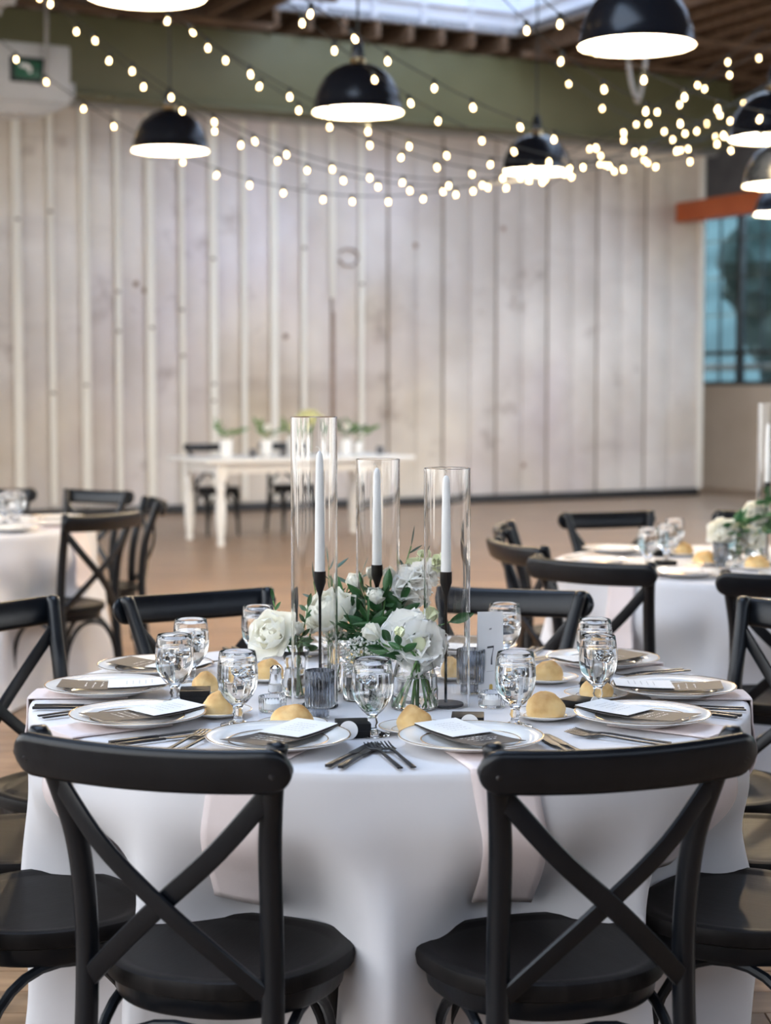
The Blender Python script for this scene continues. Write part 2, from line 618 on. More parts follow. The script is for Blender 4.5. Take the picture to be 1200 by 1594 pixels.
# hall frame: +x runs along the panel wall to the right, -y towards the tables
HALL_ROT = math.atan(0.525)
HALL_O = Vector((0, 20.65, 0))
HM = Matrix.Translation(HALL_O) @ Matrix.Rotation(HALL_ROT, 4, 'Z')


def hall(o):
    o.matrix_world = HM @ o.matrix_world
    return o


def hstruct(name, me, m):
    o = struct(name, me, m)
    o.location = HALL_O
    o.rotation_euler = (0, 0, HALL_ROT)
    return o


WALL_TOP, S_L, S_R = 4.42, -12.5, 4.62
wall = hstruct('wall_back', box_mesh('wall_back', ((S_L + S_R) / 2, 0.07, WALL_TOP / 2 + 0.05), (S_R - S_L, 0.10, WALL_TOP - 0.1)), M['seam'])
wall['label'] = 'tall whitewashed wall of upright sheets with cream battens'
majors = [3.76 - 0.745 * k for k in range(22)]
seams = sorted(set(majors + [m - 0.3725 for m in majors[:-1]] + [3.76 + 0.3725, S_L, S_R]))
for a, b in zip(seams[:-1], seams[1:]):
    if b - a < 0.05:
        continue
    ga = 0.016 if any(abs(a - q) < 1e-4 for q in majors) else 0.004
    gb = 0.016 if any(abs(b - q) < 1e-4 for q in majors) else 0.004
    dep = 0.022 + rnd.uniform(0, 0.008)
    w = b - a - ga - gb
    ob('wall_panel', MB().box((0, 0, 0), (w, dep, WALL_TOP - 0.10)).mesh('wall_panel', bevel=0.003), M['panel'], wall,
       ((a + ga + b - gb) / 2, 0.02 - dep / 2, WALL_TOP / 2 + 0.05))
bat = {True: MB().box((0, 0, 0), (0.098, 0.035, WALL_TOP - 0.14)).mesh('batten', bevel=0.006),
       False: MB().box((0, 0, 0), (0.064, 0.028, WALL_TOP - 0.14)).mesh('batten', bevel=0.006)}
clip_me = MB().box((0, 0, 0), (0.05, 0.008, 0.03)).mesh('batten_clip', bevel=0.003)
for q in seams:
    if q > -0.3 or q < S_L + 0.05:
        continue
    big = any(abs(q - w) < 1e-4 for w in majors)
    if abs(q + 0.71) < 0.02:
        o = ob('batten', MB().box((0, 0, 0), (0.07, 0.02, 1.9)).mesh('batten', bevel=0.004), M['batten'], wall, (q, -0.025, WALL_TOP - 1.02))
        ob('batten', MB().box((0, 0, 0), (0.05, 0.012, 1.55)).mesh('batten', bevel=0.004), M['rust'], wall, (q + 0.01, -0.012, WALL_TOP - 2.9))
        continue
    ob('batten', bat[big], M['batten'], wall, (q, -0.032, WALL_TOP / 2 + 0.06))
    for k in range(3):
        if rnd.random() < 0.5:
            ob('batten_clip', clip_me, M['seam'], wall, (q + rnd.uniform(-.01, .01), -0.05, rnd.uniform(1.2, WALL_TOP - 0.4)))
# narrow dark seam strips on the right half, and the C shaped rust mark
for q in majors:
    if q > -0.1:
        ob('joint_strip', box_mesh('joint_strip', (0, 0, 0), (0.03, 0.012, WALL_TOP - 0.16)), M['seam'], wall, (q, 0.006, WALL_TOP / 2 + 0.06))
pts = [(0.13 * math.cos(a), 0, 0.10 * math.sin(a)) for a in [R(150) - R(310) * k / 14 for k in range(15)]]
ob('rust_mark', MB().tube(pts, 0.028, 6, 0.2, up=(0, 1, 0)).mesh('rust_mark'), M['rust'], wall, (-0.50, -0.018, 2.93))
ob('base_rail', MB().box((0, 0, 0), (S_R - S_L, 0.16, 0.10)).mesh('base_rail', bevel=0.008), M['base'], wall, ((S_L + S_R) / 2, 0.03, 0.05))
ob('edge_post', MB().box((0, 0, 0), (0.07, 0.16, WALL_TOP - 0.06)).mesh('edge_post', bevel=0.006), M['batten'], wall, (S_R + 0.02, 0.03, WALL_TOP / 2 + 0.06))
ob('top_track', MB().box((0, 0, 0), (S_R - S_L + 0.4, 0.16, 0.06)).mesh('top_track', bevel=0.01), M['conduit'], wall, ((S_L + S_R) / 2, -0.05, WALL_TOP + 0.02))
# small dark plugs
for q, z in ((1.93, 0.45), (-3.1, 2.55), (-3.0, 2.48), (-1.3, 2.0), (1.62, 3.35), (0.4, 3.1)):
    ob('wall_plug', MB().lathe([(0, 0.01), (0.03, 0.008), (0.035, 0)], 10).mesh('wall_plug'), M['rust'], wall, (q, -0.012, z), (R(90), 0, 0))

beam = hstruct('trim_1', MB().box(((S_L + 4.75) / 2 - 0.3, -0.30, 4.88), (4.75 - S_L + 0.6, 0.3, 0.86)).mesh('trim_1', bevel=0.01), M['green'])
beam['label'] = 'olive green painted beam above the whitewashed wall'
ob('beam_lip', MB().box(((S_L + 4.75) / 2 - 0.3, -0.33, 4.47), (4.75 - S_L + 0.6, 0.4, 0.035)).mesh('beam_lip', bevel=0.005), M['green'], beam)

# right-hand wall of the hall (x = RX), with windows
RX = 5.91
rw = MB()
rw.box((RX + 0.15, 0.2, 0.73), (0.3, 10.4, 1.46))
rw.box((RX + 0.15, 4.0, 3.5), (0.3, 2.8, 4.1))
rw.box((RX + 0.15, -4.2, 3.5), (0.3, 1.6, 4.1))
rwall = hstruct('wall_right', rw.mesh('wall_right', smooth=False), M['plaster'])
rwall['label'] = 'beige plastered side wall under the windows'
hstruct('wall_far', MB().box((1, 5.5, 2.75), (10.6, 0.2, 5.5)).mesh('wall_far', smooth=False), M['plaster'])['label'] = 'plain end wall behind the whitewashed wall'
bb = hstruct('baseboard_right', MB().box((RX - 0.012, 0.2, 0.05), (0.024, 10.4, 0.10)).mesh('baseboard_right', bevel=0.004), M['plaster'])
bb['label'] = 'low skirting board along the beige side wall'
win = hstruct('window_1', MB().box((RX + 0.1, -0.4, 1.475), (0.22, 6.0, 0.06)).mesh('window_1', bevel=0.005), M['frame'])
win['label'] = 'dark framed industrial window with blue tinted panes'
fy = [2.6, 1.75, 0.85, -0.05, -0.95, -1.85, -2.75, -3.4]
for yv in fy:
    ob('mullion', MB().box((RX + 0.1, yv, 2.75), (0.10, 0.09, 2.6)).mesh('mullion', bevel=0.006), M['frame'], win)
for zz, hh in ((1.90, 0.06), (4.02, 0.08)):
    ob('transom', MB().box((RX + 0.1, -0.4, zz), (0.09, 6.0, hh)).mesh('transom', bevel=0.006), M['frame'], win)
for a, b in zip(fy[:-1], fy[1:]):
    for z0, z1 in ((1.5, 1.87), (1.93, 2.42), (2.44, 2.95), (2.97, 3.46), (3.48, 3.98)):
        for h in range(2):
            y0 = a + (b - a) * h / 2
            y1 = a + (b - a) * (h + 1) / 2
            ob('pane', MB().box((RX + 0.11, (y0 + y1) / 2, (z0 + z1) / 2), (0.008, abs(y1 - y0) - 0.02, z1 - z0 - 0.015)).mesh('pane', smooth=False), M['pane'], win)
    ob('glazing_bar', box_mesh('glazing_bar', (RX + 0.1, (a + b) / 2, 2.75), (0.035, 0.016, 2.5)), M['frame'], win)
    for zz in (2.43, 2.96, 3.47):
        ob('glazing_bar', box_mesh('glazing_bar', (RX + 0.1, (a + b) / 2, zz), (0.035, abs(b - a), 0.014)), M['frame'], win)
up = hstruct('trim_2', MB().box((RX + 0.1, -0.4, 4.55), (0.14, 6.2, 0.95)).mesh('trim_2', bevel=0.01), M['blind'])
up['label'] = 'dark grey boarded panel above the side windows'
hd = hstruct('trim_3', MB().box((RX + 0.0, -0.2, 5.2), (0.3, 9.6, 0.38)).mesh('trim_3', bevel=0.01), M['green'])
hd['label'] = 'olive green header beam along the side wall'
ob_beam = hstruct('trim_4', MB().box((4.30, -2.75, 3.66), (0.22, 5.4, 0.25)).mesh('trim_4', bevel=0.012), M['orange'])
ob_beam['label'] = 'orange painted steel beam beside the side windows'

# what lies outside the windows
gr = hstruct('ground_outside', MB().grid(lambda u, v: (RX + 1 + u * 34, -26 + v * 126, -0.3 + 14 * sstep(0.10, 1, u) + 0.25 * mnoise.noise((u * 9, v * 12, 3))), 26, 30).mesh('ground_outside'), M['grass'])
gr['label'] = 'green hillside seen through the windows'
fw = hstruct('wall_front', MB().box((-5.4, -23.5, 1.9), (23.2, 0.2, 3.8)).box((-5.4, -23.5, 5.42), (23.2, 0.2, 0.25)).mesh('wall_front', smooth=False), M['dark_wall'])  # added out of view to block light, dark to weaken reflections
fw['label'] = 'plain dark wall added behind the camera to block light'
cw_ = hstruct('window_5', MB().box((-5.4, -23.5, 3.84), (23.2, 0.24, 0.08)).mesh('window_5', bevel=0.006), M['frame'])
cw_['label'] = 'band of high windows behind the camera'
for k in range(13):
    xk = -16.2 + 1.8 * k
    ob('mullion', MB().box((xk, -23.5, 4.58), (0.08, 0.12, 1.44)).mesh('mullion', bevel=0.006), M['frame'], cw_)
    if k < 12:
        ob('pane', box_mesh('pane', (xk + 0.9, -23.5, 4.58), (1.70, 0.01, 1.40)), M['skypane'], cw_)
lw = hstruct('wall_left', MB().box((-12.5, -11.6, 0.3), (0.2, 24.0, 0.6)).box((-12.5, -11.6, 5.3), (0.2, 24.0, 0.5)).mesh('wall_left', smooth=False), M['plaster'])
lw['label'] = 'low plastered wall under the tall left windows'
gw = hstruct('window_6', MB().box((-12.5, -11.6, 0.63), (0.24, 24.0, 0.06)).mesh('window_6', bevel=0.006), M['frame'])
gw['label'] = 'tall windows along the left side, outside the picture'
for k in range(13):
    ob('mullion', MB().box((-12.5, -23.4 + 1.96 * k, 2.85), (0.10, 0.08, 4.4)).mesh('mullion', bevel=0.006), M['frame'], gw)
    if k < 12:
        for z0, z1 in ((0.66, 2.8), (2.84, 5.05)):
            ob('pane', box_mesh('pane', (-12.5, -23.4 + 1.96 * (k + 0.5), (z0 + z1) / 2), (0.01, 1.86, z1 - z0)), M['clearpane'], gw)
        ob('transom', box_mesh('transom', (-12.5, -23.4 + 1.96 * (k + 0.5), 2.82), (0.07, 1.9, 0.04)), M['frame'], gw)
hand = hstruct('trim_5', MB().box((RX + 1.2, -0.4, 1.72), (0.08, 9, 0.10)).mesh('trim_5', bevel=0.02), M['rail_white'])
hand['label'] = 'pale handrail running outside the windows'
rd = hstruct('road', MB().box((RX + 3.4, -0.4, 0.62), (2.6, 24, 0.9)).mesh('road', bevel=0.05), M['asphalt'])
rd['label'] = 'pale road surface outside the windows'


def blob_mesh(name, r, seed, n=3):
    bm = bmesh.new()
    bmesh.ops.create_icosphere(bm, subdivisions=n, radius=1.0)
    for v in bm.verts:
        p = v.co * 1.7 + Vector((seed * 3.1, seed, -seed))
        v.co *= r * (1 + 0.32 * mnoise.noise(p) + 0.18 * mnoise.noise(p * 3.1))
    me = bpy.data.meshes.new(name)
    bm.to_mesh(me)
    bm.free()
    return me


tree_spots = [(9.5, 3.4, 2.6, 'nearest the wall end'), (11.5, 0.6, 3.0, 'in the middle of the view'), (10.5, -2.6, 2.4, 'to the right of the view'), (14.5, 5.5, 3.8, 'furthest up the hillside')]
for i, (tx, ty, hgt, wd) in enumerate(tree_spots):
    p = HM @ Vector((tx, ty, 0.6))
    t = thing('tree', 'bushy blue-green tree outside the windows, ' + wd, 'tree', p, 0, 'trees outside the windows')
    ob('trunk', MB().tube([(0, 0, -1.0), (0.03, 0, hgt * 0.5), (0.05, 0.02, hgt * 0.7)], [0.16, 0.12, 0.08], 8).mesh('trunk'), M['rafter'], t)
    for k in range(4):
        a = k * 1.7 + i
        ob('crown', blob_mesh('crown', hgt * (0.42 - 0.04 * k), i * 5 + k + 1), M['foliage'], t, (math.cos(a) * hgt * 0.22 * (k > 0), math.sin(a) * hgt * 0.22 * (k > 0), hgt * (0.75 + 0.16 * k)))

# ceiling with joists, purlins and the skylight well
CZ = 5.55
SKY = (-1.75, 1.42, -11.0, -0.62)
ADDED_SKY2 = (-10.4, -6.9, -16.8, -12.0)  # unseen opening, added to light the tables from above
ADDED_SKY3 = (2.2, 5.4, -11.0, -5.4)  # unseen opening, added to brighten the right of the panel wall
X0, X1, Y0, Y1 = -12.6, 6.2, -23.6, 5.6


def slab_with_holes(holes):
    xs = sorted({X0, X1, *[h[0] for h in holes], *[h[1] for h in holes]})
    ys = sorted({Y0, Y1, *[h[2] for h in holes], *[h[3] for h in holes]})
    m_ = MB()
    for xa, xb in zip(xs[:-1], xs[1:]):
        for ya, yb in zip(ys[:-1], ys[1:]):
            cx_, cy2 = (xa + xb) / 2, (ya + yb) / 2
            if not any(h[0] < cx_ < h[1] and h[2] < cy2 < h[3] for h in holes):
                m_.box((cx_, cy2, CZ + 0.04), (xb - xa, yb - ya, 0.08))
    return m_


ce = slab_with_holes([SKY, ADDED_SKY2, ADDED_SKY3])
ceil = hstruct('ceiling', ce.mesh('ceiling', smooth=False), M['decking'])
ceil['label'] = 'dark boarded timber ceiling with exposed joists'
jl, js = {}, [x * 0.42 for x in range(-16, 15)]
for x in js:
    if SKY[0] - 0.05 < x < SKY[1] + 0.05:
        seg = [(SKY[3], 5.0)]
    elif ADDED_SKY3[0] - 0.05 < x < ADDED_SKY3[1] + 0.05:
        seg = [(ADDED_SKY3[3], 5.0)]
    else:
        seg = [(-12, 5.0)]
    for a, b in seg:
        L = round(b - a, 3)
        if L not in jl:
            jl[L] = MB().box((0, 0, 0), (0.07, L, 0.20)).mesh('joist', bevel=0.004)
        ob('joist', jl[L], M['rafter'], ceil, (x + rnd.uniform(-.02, .02), (a + b) / 2, CZ - 0.10))
for yy in (-0.72, -2.3, 1.2, 2.9):
    for xa, xb in (((X0, SKY[0] - 0.02), (SKY[1] + 0.02, X1)) if SKY[2] < yy < SKY[3] else ((X0, X1),)):
        ob('purlin', MB().box(((xa + xb) / 2, yy, CZ - 0.235), (xb - xa, 0.09, 0.07)).mesh('purlin', bevel=0.004), M['rafter'], ceil)
T = 2.3


def skylight(name, S, T, label):
    sk = MB()
    mx_, my_ = (S[0] + S[1]) / 2, (S[2] + S[3]) / 2
    sk.box((mx_, S[3] + 0.05, CZ + T / 2), (S[1] - S[0] + 0.2, 0.10, T))
    sk.box((S[0] - 0.05, my_, CZ + T / 2), (0.10, S[3] - S[2], T))
    sk.box((S[1] + 0.05, my_, CZ + T / 2), (0.10, S[3] - S[2], T))
    sk.box((mx_, S[2] - 0.05, CZ + T / 2), (S[1] - S[0] + 0.2, 0.10, T))
    w_ = hstruct(name, sk.mesh(name, smooth=False), M['skyframe'])
    w_['label'] = label
    for k in range(1, 5):
        ob('well_post', MB().box((S[0] + (S[1] - S[0]) * k / 5, S[3] - 0.02, CZ + T / 2), (0.06, 0.05, T)).mesh('well_post', bevel=0.006), M['skyframe'], w_)
    for zz in (CZ + 0.25, CZ + 0.8, CZ + 1.4):
        if zz < CZ + T:
            ob('well_rail', MB().box((mx_, S[3] - 0.02, zz), (S[1] - S[0], 0.06, 0.05)).mesh('well_rail', bevel=0.006), M['skyframe'], w_)
            ob('well_rail', MB().box((S[1] - 0.02, my_, zz), (0.06, S[3] - S[2], 0.05)).mesh('well_rail', bevel=0.006), M['skyframe'], w_)
    wx = (S[1] - S[0]) / 3
    for k in range(6):
        yy = S[2] + (S[3] - S[2]) * k / 5
        ob('glazing_bar', MB().box((mx_, yy, CZ + T), (S[1] - S[0] + 0.2, 0.06, 0.08)).mesh('glazing_bar', bevel=0.006), M['skyframe'], w_)
        if k < 5:
            for h in range(3):
                ob('pane', MB().box((S[0] + wx * (h + 0.5), yy + (S[3] - S[2]) / 10, CZ + T + 0.02), (wx - 0.02, (S[3] - S[2]) / 5 - 0.06, 0.01)).mesh('pane', smooth=False), M['skypane'], w_)


skylight('window_2', SKY, 2.3, 'white painted skylight well with glazing bars, above the panelled wall')
skylight('added_skylight_2', ADDED_SKY2, 0.5, 'unseen skylight added over the dining tables to light them')
skylight('added_skylight_3', ADDED_SKY3, 0.5, 'unseen skylight added near the side windows to brighten the wall')

# services at the top left
u0 = at(50, 125, 17.2)
ut = thing('heater_unit', 'grey-white enamel heater unit with a recessed green sign, high at left', 'heater', u0, HALL_ROT)
ob('body', MB().box((-0.18, 0, 0.03), (0.98, 0.5, 0.56)).mesh('body', bevel=0.02), M['unit'], ut)
ob('hopper', MB().loft([[(-0.66, -0.24, -0.25), (0.30, -0.24, -0.25), (0.30, 0.24, -0.25), (-0.66, 0.24, -0.25)], [(-0.55, -0.2, -0.36), (0.05, -0.2, -0.36), (0.05, 0.2, -0.36), (-0.55, 0.2, -0.36)]]).mesh('hopper', smooth=False, fix=True), M['unit'], ut)
ob('side_box', MB().box((0.35, -0.1, -0.1), (0.07, 0.12, 0.16)).mesh('side_box', bevel=0.01), M['unit'], ut)
ob('recess', MB().box((-0.12, -0.253, 0.05), (0.34, 0.02, 0.24)).mesh('recess', bevel=0.004), M['base'], ut)
sg = ob('sign_plate', MB().box((-0.12, -0.268, 0.05), (0.26, 0.012, 0.17)).mesh('sign_plate', bevel=0.003), M['sign'], ut)
mk = MB()
mk.box((-0.15, -0.276, 0.085), (0.09, 0.004, 0.035)).box((-0.10, -0.276, 0.05), (0.03, 0.004, 0.06)).box((-0.12, -0.276, 0.065), (0.05, 0.004, 0.02))
ob('pictogram', mk.mesh('pictogram', smooth=False), M['white_ceramic'], sg)
ob('conduit', MB().tube(spline([(0.06, -0.30, 0.95), (0.06, -0.30, 0.4), (0.05, -0.30, 0.1), (0.02, -0.29, -0.1)], 5), 0.02, 8).mesh('conduit'), M['conduit'], ut)
d0 = at(-20, -10, 15.5)
dt = thing('air_duct', 'grey-white ribbed air duct at the top left corner', 'duct', d0, HALL_ROT)
ob('duct_body', MB().box((-0.35, -1.0, 0.12), (1.1, 4.0, 0.40)).mesh('duct_body', bevel=0.02), M['unit'], dt)
for k in range(9):
    ob('rib', MB().box((-0.35, -2.8 + 0.45 * k, 0.12), (1.14, 0.03, 0.44)).mesh('rib', bevel=0.006), M['unit'], dt)
cl = thing('cable_loop', 'pale hanging cable loop below the largest pendant lamp', 'cable', at(989, 90, 14.0))
ob('cable', MB().tube(spline([(-0.075, 0, 0.9), (-0.07, 0, 0.25), (-0.045, 0, -0.12), (0.01, 0, -0.32), (0.03, 0, -0.33), (0.07, 0, -0.12), (0.09, 0, 0.2), (0.10, 0, 0.9)], 6), 0.018, 8).mesh('cable'), M['conduit'], cl)

# ================================================================== PENDANT LAMPS AND STRING LIGHTS
shade_out = [(0.022, 0.255), (0.05, 0.252), (0.09, 0.243), (0.14, 0.218), (0.185, 0.175), (0.218, 0.118), (0.238, 0.055), (0.246, 0.0), (0.252, -0.004)]
shade_me = MB().lathe(shade_out + [(0.250, -0.008), (0.243, -0.004), (0.234, 0.055)], 40).mesh('shade', angle=60)
lining_me = MB().lathe([(0.2475, -0.0085), (0.241, 0.0), (0.233, 0.055), (0.213, 0.117), (0.181, 0.172), (0.137, 0.214), (0.088, 0.238), (0.02, 0.249)], 40).mesh('lining')
cap_me = MB().lathe([(0, 0.40), (0.012, 0.395), (0.03, 0.36), (0.036, 0.31), (0.034, 0.285), (0.034, 0.283)], 20).mesh('socket_cap')
collar_me = MB().lathe([(0.034, 0.285), (0.042, 0.28), (0.044, 0.265), (0.05, 0.252), (0.03, 0.25)], 20).mesh('collar')
lb_me = MB().lathe([(0, 0.075), (0.025, 0.082), (0.036, 0.11), (0.034, 0.14), (0.018, 0.175), (0.014, 0.21), (0, 0.215)], 16).mesh('lamp_bulb')
lamps = [(265, 233, 11.44, 'black dome pendant lamp in front of the green beam, furthest left of the full ones'),
         (557, 173, 9.64, 'black dome pendant lamp hanging left of centre below the skylight'),
         (835, 266, 12.5, 'black dome pendant lamp right of centre, lowest over the panelled wall'),
         (991, 69, 7.50, 'largest black dome pendant lamp, nearest, at the top right'),
         (1203, 214, 9.9, 'black dome pendant lamp cut by the right edge, bright rim above the orange beam'),
         (1222, 287, 10.4, 'black dome pendant lamp at the right edge just over the orange beam'),
         (228, -8, 7.3, 'black dome pendant lamp of which only the lit rim shows at the top'),
         (1216, 332, 16.0, 'smallest black dome pendant lamp under the orange beam at the right edge')]
for px, py, d, lab in lamps:
    p = at(px, py, d)
    t = thing('pendant_lamp', lab, 'lamp', p, 0, 'black dome pendant lamps')
    ob('shade', shade_me, M['shade'], t)
    ob('lining', lining_me, M['lining'], t)
    ob('socket_cap', cap_me, M['shade'], t)
    ob('collar', collar_me, M['brass'], t)
    ob('bulb', lb_me, M['lampbulb'], t)
    ob('cord', MB().tube([(0, 0, 0.39), (0, 0, 5.45 - p.z)], 0.006, 8).mesh('cord'), M['cord'], t)
    ld = bpy.data.lights.new('lamp_light', 'POINT')
    ld.energy, ld.color, ld.shadow_soft_size = 42, (1.0, 0.78, 0.50), 0.04
    lo = bpy.data.objects.new('lamp_light', ld)
    COL.objects.link(lo)
    lo.parent = t
    lo.location = (0, 0, 0.04)

# coefficients of gently sagging cords: x(t), y(t), z(t); number of bulbs over t = 0..1
STR = [([[0.3952, 4.2631, -2.4475], [1.0, 11.6], [0.2746, 3.0873, -3.3803, 3.6125]], 21, 'longest string of bulbs, sagging lowest across the whole panelled wall'),
       ([[1.1557, 3.1092, -1.7954], [3.2, 10.3], [0.328, 2.3055, -2.6707, 3.5118]], 20, 'string of bulbs passing just over the left pendant lamp, front one of the pair'),
       ([[1.3501, 2.6906, -1.799], [3.7, 9.5], [0.6492, 1.5129, -2.317, 3.504]], 17, 'string of bulbs passing just over the left pendant lamp, rear one of the pair'),
       ([[1.0349, 2.1602, -1.0204], [3.7, 9.3], [0.6751, 0.6077, -1.4004, 3.3072]], 15, 'string of bulbs starting between the left and centre pendant lamps, lower one'),
       ([[1.0599, 2.2172, -0.8731], [3.6, 8.8], [0.7674, 0.2845, -0.9605, 3.1258]], 14, 'string of bulbs starting between the left and centre pendant lamps, upper one'),
       ([[0.8827, 1.9171, -0.4202], [3.6, 8.6], [0.6748, 0.2736, -1.0885, 3.2281]], 13, 'string of bulbs crossing in front of the centre pendant lamp'),
       ([[0.7275, 1.79, -0.1647], [3.1, 7.9], [0.8434, -0.2427, -0.5505, 3.0078]], 11, 'string of bulbs running from the skylight down behind the right centre lamp'),
       ([[0.2757, 1.3773, 0.6404], [1.8, 8.0], [0.5099, -0.752, 3.0571]], 8, 'string of bulbs passing left of the largest pendant lamp and below it'),
       ([[0.2223, 1.1883, 0.7269], [1.6, 7.4], [0.3283, -0.5043, 2.9688]], 7, 'string of bulbs passing directly under the largest pendant lamp'),
       ([[-0.0781, 0.8463, 1.7682], [-1.0, 13.0], [-0.0862, 0.4901, 3.2798]], 6, 'short string of bulbs rising to the right under the timber joists'),
       ([[-0.0739, 0.8666, 1.8998], [-0.9, 13.4], [0.5151, -0.4937, 3.4549]], 5, 'short sagging string of bulbs left of the right edge lamps')]
bulb_me = MB().lathe([(0, -0.066), (0.010, -0.0645), (0.017, -0.058), (0.0205, -0.047), (0.019, -0.036), (0.013, -0.026), (0.010, -0.018)], 12).mesh('bulb')
sock_me = MB().lathe([(0, 0.008), (0.010, 0.006), (0.0125, -0.004), (0.0115, -0.024), (0, -0.024)], 10).mesh('socket')
fil_me = MB().lathe([(0, -0.058), (0.006, -0.055), (0.0095, -0.046), (0.008, -0.036), (0.003, -0.027), (0, -0.026)], 8).mesh('filament')


def pv(c, t):
    r = 0.0
    for k in c:
        r = r * t + k
    return r


for co, n, lab in STR:
    P = lambda t: Vector((pv(co[0], t), pv(co[1], t), pv(co[2], t)))
    o0 = P(0)
    t = thing('string_light', lab, 'string light', o0, 0, 'string lights with clear bulbs')
    step = 1 / (n - 1)
    lo_t, hi_t = -3 * step, 1 + 2 * step
    ob('cord', MB().tube([P(lo_t + (hi_t - lo_t) * k / 48) - o0 for k in range(49)], 0.0032, 6).mesh('cord'), M['cord'], t)
    for k in range(-2, n + 1):
        jt = k * step + rnd.uniform(-.1, .1) * step
        p = P(jt) - o0
        rz, tl = rnd.uniform(0, 6.28), rnd.uniform(-.35, .35)
        ob('socket', sock_me, M['cord'], t, p, (tl, tl * 0.6, rz))
        b = ob('bulb', bulb_me, M['bulbglass'], t, p, (tl, tl * 0.6, rz))
        ob('filament', fil_me, M['filament'], b)

# ================================================================== CHAIRS (front faces +y, origin on the floor under the seat)
RAIL_Y = -0.272


def seat_outline(sx, sy, n=72, dy=0.0):
    out = []
    for j in range(n):
        a = 2 * math.pi * j / n
        c, s_ = math.cos(a), math.sin(a)
        q = (abs(c) ** 2.35 + abs(s_) ** 2.35) ** (-1 / 2.35)
        y_ = q * s_ * sy
        w = sx * (1.045 + 0.13 * y_ / 0.19)
        out.append((q * c * w, y_ + dy))
    return out


def ringz(sx, sy, z):
    return [(x, y_, z) for x, y_ in seat_outline(sx, sy)]


seat_me = MB().loft([ringz(0.186, 0.176, 0.428), ringz(0.197, 0.188, 0.434), ringz(0.200, 0.191, 0.450), ringz(0.197, 0.188, 0.4605), ringz(0.190, 0.181, 0.463),
                     ringz(0.176, 0.167, 0.462), ringz(0.168, 0.159, 0.458), ringz(0.158, 0.149, 0.4575), ringz(0.08, 0.075, 0.4535)]).mesh('seat', angle=50)
apron_me = MB().loft([ringz(0.176, 0.166, 0.395), ringz(0.180, 0.170, 0.400), ringz(0.184, 0.174, 0.429)]).mesh('seat_apron', angle=50)


def post_pts(s_):
    return spline([(s_ * 0.172, -0.228, 0.0), (s_ * 0.166, -0.200, 0.22), (s_ * 0.162, -0.184, 0.44), (s_ * 0.162, -0.188, 0.58), (s_ * 0.167, -0.205, 0.69),
                   (s_ * 0.182, -0.233, 0.78), (s_ * 0.203, -0.262, 0.873)], 5)


def post_mesh(s_):
    p = post_pts(s_)
    r = [0.0150 + 0.004 * sstep(0, 0.3, q.z) - 0.002 * sstep(0.7, 0.87, q.z) for q in p]
    r[-1] *= 0.55
    p.insert(-1, p[-1] - Vector((0, 0, 0.006)))
    r.insert(-1, r[-2])
    return MB().tube(p, r, 10, up=(1, 0, 0)).mesh('back_post', angle=60)


def rail_mesh():
    rings = []
    HL = 0.232
    lean = Vector((0, -0.28, 0.96)).normalized()
    for k in range(49):
        u = math.sin(math.pi * (k / 48 - 0.5))
        x = HL * u
        e = min(1.0, math.sqrt(max(0.0, 1 - ((abs(x) - (HL - 0.034)) / 0.034) ** 2))) if abs(x) > HL - 0.034 else 1.0
        hh = 0.037 * max(e, 0.16)
        th = 0.0125 * max(e, 0.3) ** 0.5
        cen = Vector((x, RAIL_Y - 0.030 * (1 - u * u) - 0.006, 0.829 + 0.006 * u * u))
        fwd = Vector((0, 0.96, 0.28)).normalized()
        ring = []
        for j in range(12):
            a = 2 * math.pi * j / 12
            c, s_ = math.cos(a), math.sin(a)
            ring.append(cen + lean * (hh * math.copysign(abs(c) ** 0.55, c)) + fwd * (th * math.copysign(abs(s_) ** 0.7, s_)))
        rings.append(ring)
    return MB().loft(rings).mesh('top_rail', angle=50, fix=True)


def cross_mesh(s_):
    pts = spline([(-s_ * 0.186, -0.240, 0.795), (-s_ * 0.096, -0.252 - 0.004 * s_, 0.692), (0, -0.244 - 0.006 * s_, 0.603), (s_ * 0.086, -0.219 - 0.004 * s_, 0.522), (s_ * 0.160, -0.188, 0.448)], 6)
    rings = []
    for i, p in enumerate(pts):
        t = (pts[min(i + 1, len(pts) - 1)] - pts[max(i - 1, 0)]).normalized()
        nrm = Vector((0, 1, 0.25))
        nrm = (nrm - t * nrm.dot(t)).normalized()
        w = t.cross(nrm)
        ring = []
        for j in range(10):
            a = 2 * math.pi * j / 10
            c, q = math.cos(a), math.sin(a)
            ring.append(p + w * (0.0165 * math.copysign(abs(c) ** 0.6, c)) + nrm * (0.0058 * math.copysign(abs(q) ** 0.6, q)))
        rings.append(ring)
    return MB().loft(rings).mesh('cross_strip', angle=50, fix=True)


def leg_mesh(s_):
    p = [(s_ * 0.150, 0.140, 0.425), (s_ * 0.151, 0.141, 0.372), (s_ * 0.1515, 0.1415, 0.365), (s_ * 0.154, 0.144, 0.20), (s_ * 0.158, 0.150, 0.0)]
    rings = []
    for (x, y_, z), h in zip(p, (0.025, 0.024, 0.0175, 0.0165, 0.012)):
        rings.append([(x + h * math.copysign(abs(math.cos(a)) ** 0.5, math.cos(a)), y_ + h * math.copysign(abs(math.sin(a)) ** 0.5, math.sin(a)), z) for a in [2 * math.pi * j / 12 for j in range(12)]])
    return MB().loft(rings).mesh('leg', angle=50, fix=True)


def arch_mesh(a, b):
    """bentwood arch between two legs, highest under the seat"""
    a, b = Vector(a), Vector(b)
    m = (a + b) / 2
    pts = []
    for k in range(17):
        th = math.pi * k / 16
        q = m + (a - m) * math.copysign(abs(math.cos(th)) ** 0.9, math.cos(th))
        pts.append((q.x, q.y, 0.165 + 0.228 * math.sin(th) ** 0.85))
    return MB().tube(pts, 0.0095, 8).mesh('arch_brace')


